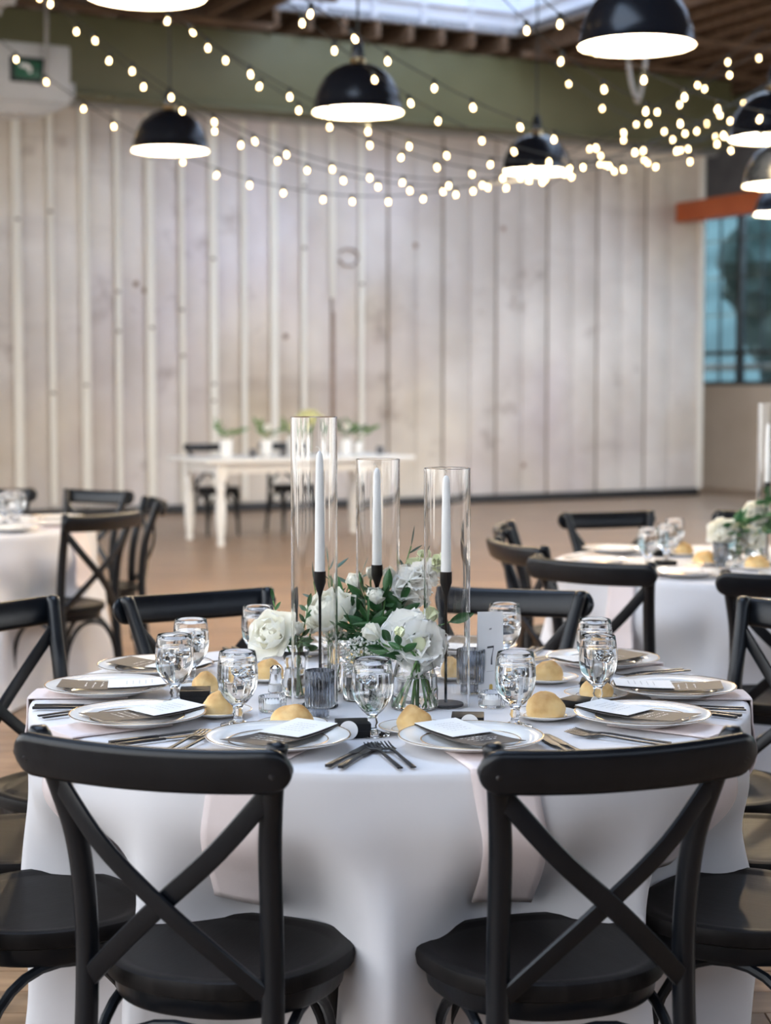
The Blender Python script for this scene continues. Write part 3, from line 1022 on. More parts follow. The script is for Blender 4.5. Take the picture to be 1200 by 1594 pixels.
chair_parts = [('seat', seat_me, 'seat'), ('seat_apron', apron_me, 'black'), ('top_rail', rail_mesh(), 'black'),
               ('back_post', post_mesh(-1), 'black'), ('back_post', post_mesh(1), 'black'),
               ('cross_strip', cross_mesh(1), 'black'), ('cross_strip', cross_mesh(-1), 'black'),
               ('leg', leg_mesh(-1), 'black'), ('leg', leg_mesh(1), 'black'),
               ('arch_brace', arch_mesh((-0.138, 0.145, 0), (0.138, 0.145, 0)), 'black'),
               ('arch_brace', arch_mesh((-0.152, -0.197, 0), (0.152, -0.197, 0)), 'black'),
               ('arch_brace', arch_mesh((-0.152, 0.128, 0), (-0.164, -0.187, 0)), 'black'),
               ('arch_brace', arch_mesh((0.152, 0.128, 0), (0.164, -0.187, 0)), 'black')]
bolt_me = MB().lathe([(0, 0.004), (0.004, 0.003), (0.0055, 0)], 8).mesh('bolt')


def chair(label, x, y, fx, fy, group, bolts=False):
    """chair with its seat centre at x, y looking towards fx, fy"""
    t = thing('crossback_chair', label, 'chair', (x, y, 0), math.atan2(-(fx - x), fy - y), group)
    for n, me, m in chair_parts:
        ob(n, me, M[m], t)
    if bolts:
        for s_ in (-1, 1):
            ob('bolt', bolt_me, M['cutlery'], t, (s_ * 0.197, -0.239, 0.84), (R(-75), 0, 0))
            ob('bolt', bolt_me, M['cutlery'], t, (s_ * 0.206, -0.2935, 0.828), (R(105), 0, 0))
    return t


# ================================================================== TABLES, CLOTHS
TOPZ = 0.764
CX, CY = 0.008, 3.585
RT = (1.35, 6.32)
LT = (-2.10, 8.06)


class Cloth:
    def __init__(s, cx, cy_, chairs, seed, rin=0.572, flare=0.055, wid=14.2):
        s.cx, s.cy, s.chairs, s.seed, s.rin, s.flare, s.wid = cx, cy_, chairs, seed, rin, flare, wid
        rr = random.Random(seed)
        s.ph = [rr.uniform(0, 6.28) for _ in range(6)]

    def r(s, th, z):
        u = max(0.0, (TOPZ - z) / TOPZ)
        base = 0.738 + s.flare * u ** 1.2
        fold = 0.5 * math.sin(11 * th + s.ph[0] + 0.8 * math.sin(2 * th + s.ph[1])) + 0.35 * math.sin(17 * th + s.ph[2] + math.sin(3 * th)) + 0.25 * math.sin(29 * th + s.ph[3])
        base += 0.046 * sstep(0.03, 0.8, u) * fold
        push = 0.0
        for a in s.chairs:
            dd = (math.degrees(th) - a + 180) % 360 - 180
            push = max(push, math.exp(-(abs(dd) / s.wid) ** 3.2))
        base += 0.011 * math.sin(25 * th + 10 * z + s.ph[4]) * sstep(0.06, 0.35, u) + 0.010 * math.sin(9 * th - 13 * z + s.ph[5]) * sstep(0.08, 0.3, u)
        tgt = s.rin + 0.020 * fold + 0.02 * u
        k = push * sstep(0.13, 0.42, u)
        base = base * (1 - k) + tgt * k
        q = Vector((2.2 * math.cos(th), 2.2 * math.sin(th), 3 * z + s.seed))
        return base + 0.016 * mnoise.noise(q * 1.5) * sstep(0.03, 0.2, u)

    def pt(s, th, z, off=0.0):
        r_ = s.r(th, z) + off
        return Vector((r_ * math.sin(th), -r_ * math.cos(th), z))

    def mesh(s, nt=360, nz=40):
        rings = []
        for rr_, zz in ((0.30, TOPZ), (0.60, TOPZ), (0.709, TOPZ), (0.726, TOPZ - 0.0006), (0.734, TOPZ - 0.003), (0.7375, TOPZ - 0.007)):
            rings.append([(rr_ * math.sin(a), -rr_ * math.cos(a), zz) for a in [2 * math.pi * j / nt for j in range(nt)]])
        for k in range(1, nz + 1):
            z = (TOPZ - 0.008) * (1 - k / nz) + 0.006
            rings.append([tuple(s.pt(2 * math.pi * j / nt, z)) for j in range(nt)])
        return MB().loft(rings, True, False).mesh('tablecloth', angle=75)


def round_table(cx, cy_, lab):
    t = thing('round_table', lab, 'table', (cx, cy_, 0), 0, 'round banquet tables')
    ob('table_top', MB().lathe([(0, 0.757), (0.719, 0.757), (0.726, 0.750), (0.726, 0.737), (0.719, 0.732), (0, 0.732)], 48).mesh('table_top'), M['rafter'], t)
    lm = MB().tube([(0, 0, 0), (0, 0, 0.733)], 0.015, 8).mesh('leg')
    for k in range(4):
        a = R(45 + 90 * k)
        ob('leg', lm, M['iron'], t, (0.33 * math.cos(a), 0.33 * math.sin(a), 0))


def napkin(cl, th_deg, label, width=0.115, zend=0.505, group='blush napkins on the main table', tilt=0.0):
    th = R(th_deg)
    hw = width / 2

    def fn(u, v):
        w = (v - 0.5) * width
        # u: 0 under the plate .. 1 hem
        L1 = 0.20
        tot = L1 + (TOPZ - zend)
        d = u * tot
        if d < L1 - 0.012:
            r_ = 0.738 - L1 + d
            z = TOPZ + 0.0025
            return (r_ * math.sin(th) + w * math.cos(th), -r_ * math.cos(th) + w * math.sin(th), z)
        z = TOPZ - max(0.0, d - L1) + (0.002 if d < L1 else -0.004)
        z -= 0.012 * (v - 0.5) * sstep(L1, tot, d)
        sh = tilt * max(0.0, d - L1)
        rad = max(max(cl.r(th + (q * hw + sh) / 0.7, z) for q in (-1, -0.5, 0, 0.5, 1)), 0.738 if z > TOPZ - 0.02 else 0.0)
        rad += 0.0045 + 0.0035 * math.sin(v * 5 + th_deg) * sstep(L1, tot, d)
        lat = w + sh
        rad = math.sqrt(max(rad * rad - lat * lat * (0.9 if d < L1 + 0.05 else 0.25), 0.01))
        return (rad * math.sin(th) + lat * math.cos(th), -rad * math.cos(th) + lat * math.sin(th), z)
    o = ob('napkin', MB().grid(fn, 34, 8).mesh('napkin', angle=80), M['napkin'], None, (cl.cx, cl.cy, 0))
    md = o.modifiers.new('thickness', 'SOLIDIFY')
    md.thickness = 0.003
    md.offset = 1
    return tag(o, label, 'napkin', group)


main_angles = [-18, 18, 54, 90, 126, 162, 198, 234, 270, 306]
place = {-18: 'near-left', 18: 'near-right', 54: 'front-right', 90: 'right-hand', 126: 'rear-right', 162: 'far-right', 198: 'far-left', 234: 'rear-left', 270: 'left-hand', 306: 'front-left'}
round_table(CX, CY, 'round banquet table numbered seven, under the white cloth nearest the camera')
c_main = Cloth(CX, CY, [-20, 20, 54, 90, 126, 162, 198, 234, 270, 306], 3)
tag(ob('tablecloth', c_main.mesh(), M['cloth'], None, (CX, CY, 0)), 'white floor-length cloth on the round table nearest the camera', 'tablecloth', 'white tablecloths')
round_table(*RT, 'round banquet table under the white cloth at the right')
rt_ch = [(0.63, 5.36), (0.44, 6.00), (0.50, 6.88), (0.955, 7.50), (1.66, 7.55), (1.19, 4.99)]
c_rt = Cloth(*RT, [math.degrees(math.atan2(x - RT[0], -(y_ - RT[1]))) for x, y_ in rt_ch], 11, rin=0.66)
tag(ob('tablecloth', c_rt.mesh(240, 28), M['cloth'], None, (*RT, 0)), 'white floor-length cloth on the round table at the right', 'tablecloth', 'white tablecloths')
round_table(*LT, 'round banquet table under the white cloth at the left edge')
lt_ch = [(-1.20, 7.40), (-1.10, 8.36), (-1.50, 9.10), (-2.09, 9.25), (-2.0, 6.95)]
c_lt = Cloth(*LT, [math.degrees(math.atan2(x - LT[0], -(y_ - LT[1]))) for x, y_ in lt_ch], 19, rin=0.66, flare=0.12)
tag(ob('tablecloth', c_lt.mesh(240, 28), M['cloth'], None, (*LT, 0)), 'white floor-length cloth on the round table at the left edge', 'tablecloth', 'white tablecloths')

# chairs at the near table: radius and angle of the seat centre, twist in degrees
main_ch = {-18: (0.765, -21.4, 3.0), 18: (0.765, 20.0, -1.5), 54: (0.80, 56, 0), 90: (0.80, 90, 0), 126: (0.93, 122, 0), 162: (0.775, 162.5, 0),
           198: (0.775, 207.5, 4), 234: (0.91, 236, 0), 270: (0.80, 270, 0), 306: (0.79, 305, 0)}
main_lab = {-18: 'black crossback chair nearest the camera on the left, back towards us',
            18: 'black crossback chair nearest the camera on the right, back towards us',
            54: 'black crossback chair at the bottom right corner, seat behind the nearest right chair',
            90: 'black crossback chair at the right-hand place of the main table, mostly outside the picture',
            126: 'black crossback chair right of the main table, its post at the right edge',
            162: 'black crossback chair facing us behind the table number card',
            198: 'black crossback chair facing us behind the goblets and white rose',
            234: 'black crossback chair left of the main table, its rail at the left edge',
            270: 'black crossback chair at the left edge, only its seat front showing',
            306: 'black crossback chair at the bottom left corner, broad seat showing'}
for k, (r_, a, tw) in main_ch.items():
    x, y_ = CX + r_ * math.sin(R(a)), CY - r_ * math.cos(R(a))
    t = chair(main_lab[k], x, y_, CX, CY, 'chairs around the main table', True)
    t.rotation_euler.z += R(tw)


def far_chair(label, bx, by, c, group, twist=0):
    """bx, by: where the back rail stands"""
    d = Vector((c[0] - bx, c[1] - by)).normalized()
    t = chair(label, bx + d.x * 0.29, by + d.y * 0.29, c[0], c[1], group)
    t.rotation_euler.z += R(twist)


rl = ['black crossback chair in front of the right table, back towards us, left one',
      'black crossback chair left of the right table, second from the front',
      'black crossback chair seen edge-on at the far left of the right table',
      'black crossback chair behind the right table, facing us, left one',
      'black crossback chair behind the right table, half hidden by white flowers',
      'black crossback chair in front of the right table, cut by the right edge']
for (x, y_), l_ in zip(rt_ch, rl):
    far_chair(l_, x, y_, RT, 'chairs around the right table', 28 if 'edge-on' in l_ else 0)
ll = ['black crossback chair at the left table, back towards us, nearest one',
      'black crossback chair seen edge-on at the right side of the left table',
      'black crossback chair behind the left table, facing us, right one',
      'black crossback chair behind the left table, cut by the left edge',
      'black crossback chair in front of the left table, behind the main table chair']
for (x, y_), l_ in zip(lt_ch, ll):
    far_chair(l_, x, y_, LT, 'chairs around the left table')

# napkins
for k in main_angles:
    a = {-18: -19.8, 18: 14.8, 54: 55.2, 306: 304.8, 90: 88, 270: 271}.get(k, k)
    napkin(c_main, a, 'blush pink napkin hanging over the edge at the %s place of the main table' % place[k], width=0.115, tilt={-18: -0.16, 18: 0.15}.get(k, 0.0))
napkin(c_rt, -48, 'blush pink napkin hanging from the right table', group='napkins on the rear tables')
napkin(c_lt, 24, 'blush pink napkin hanging from the left table, nearer one', width=0.16, group='napkins on the rear tables')
napkin(c_lt, 72, 'blush pink napkin hanging from the left table, behind the chair', width=0.14, group='napkins on the rear tables')

# ================================================================== TABLEWARE
plate_me = MB().lathe([(0, 0.0045), (0.07, 0.0045), (0.082, 0.008), (0.092, 0.0135), (0.1285, 0.021), (0.1295, 0.0225), (0.1275, 0.0235), (0.092, 0.0165), (0.082, 0.011), (0.072, 0.0078), (0, 0.0075)], 64).mesh('plate')


def ring_mesh(name, r, z, w=0.0013):
    return MB().lathe([(r - w, z), (r, z + 0.0006), (r + w, z), (r, z - 0.0004)], 64, close=True).mesh(name)


gold1 = ring_mesh('gold_rim', 0.1278, 0.0235, 0.0014)
gold2 = ring_mesh('gold_line', 0.0885, 0.0154, 0.0010)
side_me = MB().lathe([(0, 0.003), (0.045, 0.003), (0.055, 0.007), (0.082, 0.0155), (0.083, 0.017), (0.0815, 0.0178), (0.055, 0.0095), (0.045, 0.0058), (0, 0.0056)], 48).mesh('side_plate')
gold3 = ring_mesh('gold_rim', 0.0815, 0.0178, 0.0011)
gold4 = ring_mesh('gold_line', 0.052, 0.0094, 0.0008)


def plate(x, y_, label, group):
    t = thing('dinner_plate', label, 'plate', (x, y_, TOPZ + 0.0022), 0, group)
    ob('plate_body', plate_me, M['china'], t)
    ob('gold_rim', gold1, M['gold'], t)
    ob('gold_line', gold2, M['gold'], t)


def side_plate(x, y_, label, group):
    t = thing('side_plate', label, 'plate', (x, y_, TOPZ + 0.0004), 0, group)
    t.scale = (0.80, 0.80, 0.80)
    ob('plate_body', side_me, M['china'], t)
    ob('gold_rim', gold3, M['gold'], t)
    ob('gold_line', gold4, M['gold'], t)


def roll_mesh(seed, sx, sy, sz, pinch):
    bm = bmesh.new()
    bmesh.ops.create_icosphere(bm, subdivisions=4, radius=1.0)
    for v in bm.verts:
        p = v.co.copy()
        k = 1 + 0.10 * mnoise.noise(p * 1.3 + Vector((seed, 0, 3))) + 0.03 * mnoise.noise(p * 4 + Vector((seed, 2, 0)))
        z = max(p.z, -0.45) if p.z < 0 else p.z
        tap = 1 - pinch * max(0, p.z) ** 2
        v.co = Vector((p.x * sx * k * tap, p.y * sy * k * tap, (z + 0.45) * sz * (k if z > -0.4 else 1)))
    me = bpy.data.meshes.new('bread_roll')
    bm.to_mesh(me)
    bm.free()
    me.shade_smooth()
    return me


rolls = [roll_mesh(1, 0.043, 0.036, 0.031, 0.10), roll_mesh(5, 0.034, 0.032, 0.034, 0.18), roll_mesh(9, 0.038, 0.030, 0.034, 0.30)]


def roll(x, y_, kind, label, group, rz=0.0, sc=1.0):
    o = ob('bread_roll', rolls[kind], M['bread'], None, (x, y_, TOPZ + 0.0052), (0, 0, rz), sc)
    return tag(o, label, 'bread', group)


gob_prof = [(0, 0.0), (0.031, 0.0), (0.0335, 0.0015), (0.033, 0.003), (0.020, 0.0055), (0.0095, 0.011), (0.0075, 0.018), (0.0105, 0.024), (0.0085, 0.030), (0.0100, 0.038), (0.020, 0.047), (0.030, 0.059),
            (0.0365, 0.075), (0.0388, 0.093), (0.0382, 0.112), (0.0358, 0.132), (0.0340, 0.1415), (0.0332, 0.1425), (0.0324, 0.1415),
            (0.0342, 0.132), (0.0366, 0.112), (0.0372, 0.093), (0.0349, 0.075), (0.0282, 0.060), (0.018, 0.0505), (0.008, 0.046), (0, 0.0452)]
gob_me = MB().lathe(gob_prof, 40).mesh('glass_body', angle=60)
WL = 0.118
wat_me = MB().lathe([(0, 0.0447), (0.0082, 0.0455), (0.0184, 0.0500), (0.0287, 0.0597), (0.0354, 0.075), (0.0377, 0.093), (0.0371, 0.112), (0.0366, WL), (0.0350, WL - 0.0006), (0, WL - 0.0008)], 40).mesh('water', angle=60)
ice_me = MB().box((0, 0, 0), (0.020, 0.018, 0.017)).mesh('ice_cube', bevel=0.004)


def goblet(x, y_, label, group, parts=True, z=TOPZ + 0.0005, water=True):
    t = thing('water_goblet', label, 'glass', (x, y_, z), rnd.uniform(0, 6.28), group)
    ob('glass_body', gob_me, M['glass'], t)
    if water:
        ob('water', wat_me, M['water'], t)
    if parts:
        for k in range(2):
            a = rnd.uniform(0, 6.28)
            ob('ice_cube', ice_me, M['ice'], t, (0.014 * math.cos(a + 3.1 * k), 0.014 * math.sin(a + 3.1 * k), WL - 0.012 - 0.008 * k), (rnd.uniform(-.6, .6), rnd.uniform(-.6, .6), a))


# cutlery lying along +y (heads at +y), origin under the handle end
def bar(pts, w, th):
    rings = []
    for (y_, z), ww, tt in zip(pts, w, th):
        rings.append([(-ww, y_, z - tt), (ww, y_, z - tt), (ww, y_, z + tt), (-ww, y_, z + tt)])
    return MB().loft(rings)


fk = bar([(0, 0.002), (0.06, 0.0035), (0.115, 0.006), (0.135, 0.006)], (0.0048, 0.0035, 0.0026, 0.0045), (0.0013, 0.0014, 0.0015, 0.0012)).mesh('handle', bevel=0.0004)
fh = bar([(0.133, 0.006), (0.142, 0.0045), (0.152, 0.003), (0.158, 0.003)], (0.0045, 0.0105, 0.0120, 0.0120), (0.001, 0.001, 0.001, 0.001)).mesh('head', bevel=0.0003)
ft = bar([(0.156, 0.003), (0.175, 0.004), (0.195, 0.0075)], (0.0017, 0.0015, 0.0009), (0.0009, 0.0008, 0.0006)).mesh('tine', smooth=False)
kh = bar([(0, 0.003), (0.05, 0.0033), (0.098, 0.003)], (0.0052, 0.0045, 0.0038), (0.0026, 0.0026, 0.0022)).mesh('handle', bevel=0.0006)
kb = bar([(0.096, 0.003), (0.112, 0.003), (0.17, 0.003), (0.200, 0.003), (0.206, 0.003)], (0.0036, 0.0078, 0.0086, 0.0070, 0.002), (0.0011, 0.0008, 0.0007, 0.0006, 0.0005)).mesh('blade', bevel=0.0003)


def fork(x, y_, rz, label, group):
    t = thing('fork', label, 'fork', (x, y_, TOPZ + 0.003), rz, group)
    ob('handle', fk, M['cutlery'], t)
    ob('head', fh, M['cutlery'], t)
    for k in range(4):
        ob('tine', ft, M['cutlery'], t, ((k - 1.5) * 0.0068, 0, 0))


def knife(x, y_, rz, label, group):
    t = thing('knife', label, 'knife', (x, y_, TOPZ + 0.003), rz, group)
    ob('handle', kh, M['cutlery'], t)
    ob('blade', kb, M['cutlery'], t)


# cards: dark menu card with a shorter white card lying on its inner end; local +y points to the table centre
def sag_card(w, l, sag, t):
    return MB().loft([[(-w / 2, l * (u - .5), -sag * math.sin(math.pi * u)), (w / 2, l * (u - .5), -sag * math.sin(math.pi * u)), (w / 2, l * (u - .5), t - sag * math.sin(math.pi * u)), (-w / 2, l * (u - .5), t - sag * math.sin(math.pi * u))] for u in [k / 10 for k in range(11)]]).mesh('card', smooth=False)


menu_me = sag_card(0.098, 0.222, 0.006, 0.0008)
white_me = sag_card(0.092, 0.120, 0.0015, 0.0008)
rr = random.Random(4)
tx = MB()
for ln in range(9):
    yy = 0.075 - ln * 0.0165
    xx = -0.036 + rr.uniform(0, 0.012)
    end = rr.uniform(0.012, 0.036)
    zz = -0.006 * math.sin(math.pi * (yy / 0.222 + .5)) + 0.0011
    while xx < end:
        ww = rr.uniform(0.003, 0.009)
        hh = rr.choice((0.0022, 0.003, 0.0045))
        tx.poly([(xx, yy, zz), (xx + ww, yy + 0.0005, zz), (xx + ww + 0.0006, yy + hh, zz), (xx + 0.001, yy + hh * 0.8, zz)])
        xx += ww + rr.uniform(0.001, 0.003)
menu_txt = tx.mesh('lettering', smooth=False)
tx = MB()
for ln in range(5):
    yy = 0.030 - ln * 0.013
    xx = -0.022
    while xx < 0.022:
        ww = rr.uniform(0.003, 0.007)
        tx.poly([(xx, yy, 0.0), (xx + ww, yy, 0.0), (xx + ww, yy + 0.0014, 0.0), (xx, yy + 0.0014, 0.0)])
        xx += ww + 0.002
white_txt = tx.mesh('lettering', smooth=False)


def cards(x, y_, rz, where):
    z = TOPZ + 0.0022 + 0.0245
    t = tag(ob('menu_card', menu_me, M['taupe'], None, (x, y_, z), (0, 0, rz)), 'dark taupe menu card with white script across the plate at the %s' % where, 'card', 'taupe menu cards')
    ob('lettering', menu_txt, M['white_ink'], t)
    c, s_ = math.cos(rz), math.sin(rz)
    off = 0.050
    t2 = tag(ob('white_card', white_me, M['paper'], None, (x - s_ * off, y_ + c * off, z - 0.0026 + 0.0030), (R(2.4), 0, rz + R(rnd.uniform(-5, 5)))), 'small white card lying on the dark menu card at the %s' % where, 'card', 'white cards on the plates')
    ob('lettering', white_txt, M['ink'], t2, (0, 0, 0.0006))


# gift boxes
gb_body = MB().box((0, 0, 0.011), (0.058, 0.058, 0.022)).mesh('box_body', bevel=0.0012)
gb_lid = MB().box((0, 0, 0.020), (0.0605, 0.0605, 0.014)).mesh('lid', bevel=0.0012)
gb_tag = MB().lathe([(0, 0.0), (0.017, 0.0), (0.017, 0.0012), (0, 0.0012)], 28).mesh('round_tag')


def gift_box(x, y_, rz, label, tagged=None):
    t = thing('gift_box', label, 'box', (x, y_, TOPZ + 0.0006), rz, 'black gift boxes')
    ob('box_body', gb_body, M['box'], t)
    ob('lid', gb_lid, M['box'], t)
    if tagged:
        ob('round_tag', gb_tag, M['paper'], t, tagged[0], tagged[1])


pl_pos = {-18: (-0.198, -0.549), 18: (0.143, -0.549), 54: (0.479, -0.333), 306: (-0.478, -0.333), 90: (0.588, -0.03), 270: (-0.586, -0.015), 126: (0.489, 0.351), 234: (-0.521, 0.251), 162: (0.18, 0.556), 198: (-0.20, 0.55)}
for k, (x, y_) in pl_pos.items():
    w = place[k] + ' place'
    a = math.atan2(x, -y_)
    plate(CX + x, CY + y_, 'white dinner plate with gold bands at the %s of the main table' % w, 'dinner plates on the main table')
    rz = math.atan2(x, -y_)            # local +y looks at the centre
    cards(CX + x + 0.012 * math.sin(-a), CY + y_ + 0.012 * math.cos(a), rz + R({-18: -14, 18: 14, 306: 3, 270: 2, 54: -6, 90: -4}.get(k, 0)), w)
    g = 'cutlery on the main table'
    for side, fn, nm in ((-1, fork, 'fork'), (1, knife, 'knife')):
        for q, wd in ((0.145, 'inner'), (0.168, 'outer')):
            off = side * q
            if k == 18 and side == -1:
                off -= 0.0
            r0 = 0.722
            bx = CX + r0 * math.sin(a) * 0.985 + off * math.cos(a)
            by = CY - r0 * math.cos(a) * 0.985 + off * math.sin(a)
            fn(bx, by, rz + R(rnd.uniform(-2, 2)), 'dark steel %s, %s of the pair at the %s' % (nm, wd, w), g)

gob_pos = [((-0.433, -0.122), 'left-hand place, left of the black box'), ((-0.426, 0.113), 'rear-left place, half behind another goblet'),
           ((-0.287, -0.343), 'front-left place, in front of a bread roll'), ((-0.298, 0.337), 'far-left place, behind the large white rose'),
           ((-0.032, -0.434), 'near-left place, beside the knives'), ((0.236, -0.355), 'near-right place, in front of the number card'),
           ((0.266, 0.383), 'far-right place, behind the number card'), ((0.441, 0.113), 'rear-right place, half behind another goblet'),
           ((0.419, -0.130), 'right-hand place, in front of a bread roll'), ((0.02, 0.46), 'far side, behind the flowers')]
for (x, y_), w in gob_pos:
    goblet(CX + x, CY + y_, 'clear stemmed goblet of iced water at the ' + w, 'water goblets on the main table')

roll_pos = [((-0.182, -0.385), 0, 'near-left place, widest one', 0.2, 0.95), ((-0.334, -0.25), 2, 'front-left place', 1.0, 0.92), ((-0.384, 0.0), 1, 'left-hand place, behind the black box', 2.0, 0.86),
            ((-0.263, 0.156), 2, 'rear-left place, under the large white rose', 0.4, 0.92), ((0.045, -0.415), 1, 'near-right place, roundest one', 0.0, 0.95), ((0.300, -0.280), 2, 'front-right place, beside the goblet', 2.8, 1.02),
            ((0.344, 0.139), 2, 'rear-right place, behind the goblets', 0.2, 0.90), ((0.425, -0.060), 0, 'right-hand place, behind a goblet stem', 0.3, 0.82), ((0.14, 0.182), 1, 'far-right place, seen through the glass cylinder', 0.5, 0.92),
            ((-0.06, 0.36), 0, 'far-left place behind the flowers', 0.5, 0.9)]
for (x, y_), kd, w, rz, sc in roll_pos:
    side_plate(CX + x, CY + y_ + 0.004, 'white side plate under the roll at the ' + w, 'side plates on the main table')
    roll(CX + x, CY + y_, kd, 'golden bread roll at the ' + w, 'bread rolls on the main table', rz, sc)

gift_box(CX - 0.068, CY - 0.436, R(8), 'small black gift box beside the goblet at the near-left place', ((-0.012, -0.034, 0.0165), (R(82), 0, 0)))
gift_box(CX + 0.146, CY - 0.372, R(-4), 'small black gift box between roll and goblet at the near-right place', ((0.004, -0.034, 0.0165), (R(82), 0, 0)))
gift_box(CX - 0.395, CY - 0.092, R(4), 'small black gift box behind the goblet at the left-hand place')
gift_box(CX + 0.372, CY - 0.205, R(52), 'small black gift box leaning towards the plate at the front-right place', ((0.005, -0.034, 0.0165), (R(82), 0, 0)))
gift_box(CX + 0.432, CY + 0.020, R(80), 'small black gift box half hidden by the roll at the right-hand place')


# ribbed tea-light holders and smoked ribbed holders
def votive(x, y_, label, z=TOPZ + 0.0005):
    t = thing('tealight_holder', label, 'candle holder', (x, y_, z), 0, 'clear ribbed tealight holders')
    ob('glass_body', MB().lathe([(0, 0), (0.024, 0), (0.027, 0.003), (0.0275, 0.030), (0.0262, 0.031), (0.0250, 0.030), (0.0245, 0.007), (0, 0.0065)], 84, rib=28, ribd=0.0005).mesh('glass_body', angle=60), M['glass'], t)
    tl = ob('tealight', MB().lathe([(0, 0.0072), (0.0185, 0.0072), (0.019, 0.016), (0.0175, 0.017), (0, 0.0165)], 24).mesh('tealight'), M['wax'], t)
    ob('wick', MB().tube([(0, 0, 0.016), (0.001, 0, 0.022)], 0.0006, 6).mesh('wick'), M['wick'], tl)


votive(CX - 0.231, CY - 0.196, 'small clear ribbed tealight holder left of the smoked one, by the left roll')
votive(CX + 0.205, CY - 0.150, 'small clear ribbed tealight holder in front of the number card')


def smoke_holder(x, y_, label, sc=1.0):
    t = thing('ribbed_holder', label, 'candle holder', (x, y_, TOPZ + 0.0005), 0.3, 'smoked ribbed candle holders')
    ob('foot', MB().lathe([(0, 0), (0.0165, 0), (0.0175, 0.001), (0.0175, 0.021), (0.0150, 0.0225), (0.0148, 0.004), (0, 0.003)], 96, rib=16, ribd=0.0009).mesh('foot', angle=60), M['smoke'], t)
    ob('cup', MB().lathe([(0, 0.0222), (0.0255, 0.0222), (0.0275, 0.0245), (0.0280, 0.093), (0.0268, 0.0940), (0.0256, 0.093), (0.0252, 0.027), (0, 0.0262)], 144, rib=24, ribd=0.0011).mesh('cup', angle=60), M['smoke'], t)


smoke_holder(CX - 0.135, CY - 0.268, 'smoked grey ribbed glass holder in front of the tallest candle cylinder')
smoke_holder(CX + 0.172, CY + 0.004, 'smoked grey ribbed glass holder just left of the number card')


# ------------------------------------------------------------------ candles in glass cylinders
def cylinder(x, y_, h, label, r=0.0465, z=TOPZ + 0.0006):
    t = thing('glass_cylinder', label, 'vase', (x, y_, z), 0, 'tall glass candle cylinders')
    ob('glass_wall', MB().lathe([(r, 0), (r, h - 0.001), (r - 0.0006, h), (r - 0.0020, h), (r - 0.0026, h - 0.001), (r - 0.0026, 0)], 64, close=True).mesh('glass_wall', angle=30), M['glass'], t)


def candlestick(x, y_, hz, label, cl_, z=TOPZ + 0.0008, r=0.036):
    t = thing('candlestick', label, 'candlestick', (x, y_, z), 0, 'black iron candlesticks')
    ob('base', MB().lathe([(0, 0), (r - 0.001, 0), (r, 0.001), (r, 0.0045), (r - 0.001, 0.0055), (0.004, 0.006), (0, 0.006)], 40).mesh('base'), M['iron'], t)
    ob('rod', MB().lathe([(0.0028, 0.005), (0.0028, hz - 0.045)], 12).mesh('rod'), M['iron'], t)
    ob('cup', MB().lathe([(0.0028, hz - 0.062), (0.0032, hz - 0.050), (0.0060, hz - 0.040), (0.0110, hz - 0.025), (0.0120, hz - 0.022), (0.0120, hz), (0.0105, hz), (0.0105, hz - 0.015), (0, hz - 0.015)], 24).mesh('cup'), M['iron'], t)
    return t


def taper(x, y_, z, L, label, lean=(0, 0)):
    t = thing('taper_candle', label, 'candle', (x, y_, z), 0, 'white taper candles')
    t.rotation_euler = (lean[0], lean[1], 0)
    ob('wax_body', MB().lathe([(0, 0), (0.0102, 0), (0.0106, 0.004), (0.0092, L * 0.55), (0.0074, L * 0.93), (0.0062, L * 0.97), (0.0030, L * 0.995), (0, L)], 24).mesh('wax_body'), M['wax'], t)
    ob('wick', MB().tube(spline([(0, 0, L - 0.002), (-0.0005, 0, L + 0.004), (-0.004, 0, L + 0.008), (-0.008, 0, L + 0.0075)], 4), 0.0007, 6).mesh('wick'), M['wick'], t)


trio = [((-0.150, -0.142), 0.580, (-0.139, -0.142), 0.272, 0.240, 'tallest', 'left'), ((-0.024, 0.065), 0.488, (-0.026, 0.065), 0.264, 0.205, 'rear', 'middle'), ((0.115, -0.132), 0.478, (0.113, -0.132), 0.270, 0.193, 'front right', 'right')]
for (x, y_), h, (sx, sy), hz, L, wd, w2 in trio:
    cylinder(CX + x, CY + y_, h, 'clear glass candle cylinder on the main table, %s of the three' % {'tallest': 'tallest and leftmost', 'rear': 'middle one', 'front right': 'rightmost'}[wd])
    candlestick(CX + sx, CY + sy, hz, 'black iron candlestick inside the %s glass cylinder of the main table' % w2, None)
    taper(CX + sx, CY + sy, TOPZ + 0.0008 + hz - 0.0148, L + 0.0148, 'white taper candle in the %s glass cylinder of the main table' % w2)

# table number card
nc = thing('number_card', 'tall white folded table card with the number 7', 'card', (CX + 0.212, CY - 0.006, TOPZ + 0.0005), R(6), 'table number')
cw, chh = 0.0535, 0.172
pr = ob('front_panel', MB().box((0, 0, chh / 2), (cw, 0.0012, chh)).mesh('front_panel', smooth=False), M['paper'], nc, (0, 0, 0), (R(-5), 0, 0))
ob('back_panel', MB().box((0, 0, chh / 2), (cw, 0.0012, chh)).mesh('back_panel', smooth=False), M['paper'], nc, (0, 0.0305, 0), (R(5), 0, 0))
n7 = MB()
yy = -0.0009
n7.poly([(-0.0075, yy, 0.0955), (0.0065, yy, 0.0975), (0.0068, yy, 0.1015), (-0.0072, yy, 0.0995)])
n7.poly([(0.0055, yy, 0.098), (0.0068, yy, 0.098), (0.0045, yy, 0.086), (0.0030, yy, 0.074), (0.0032, yy, 0.062), (-0.0002, yy, 0.062), (0.0004, yy, 0.074), (0.0030, yy, 0.086)])
n7.v = [(x * 1.0, y_, z) for x, y_, z in n7.v]
ob('numeral', n7.mesh('numeral', smooth=False), M['dark_ink'], pr)
em = MB()
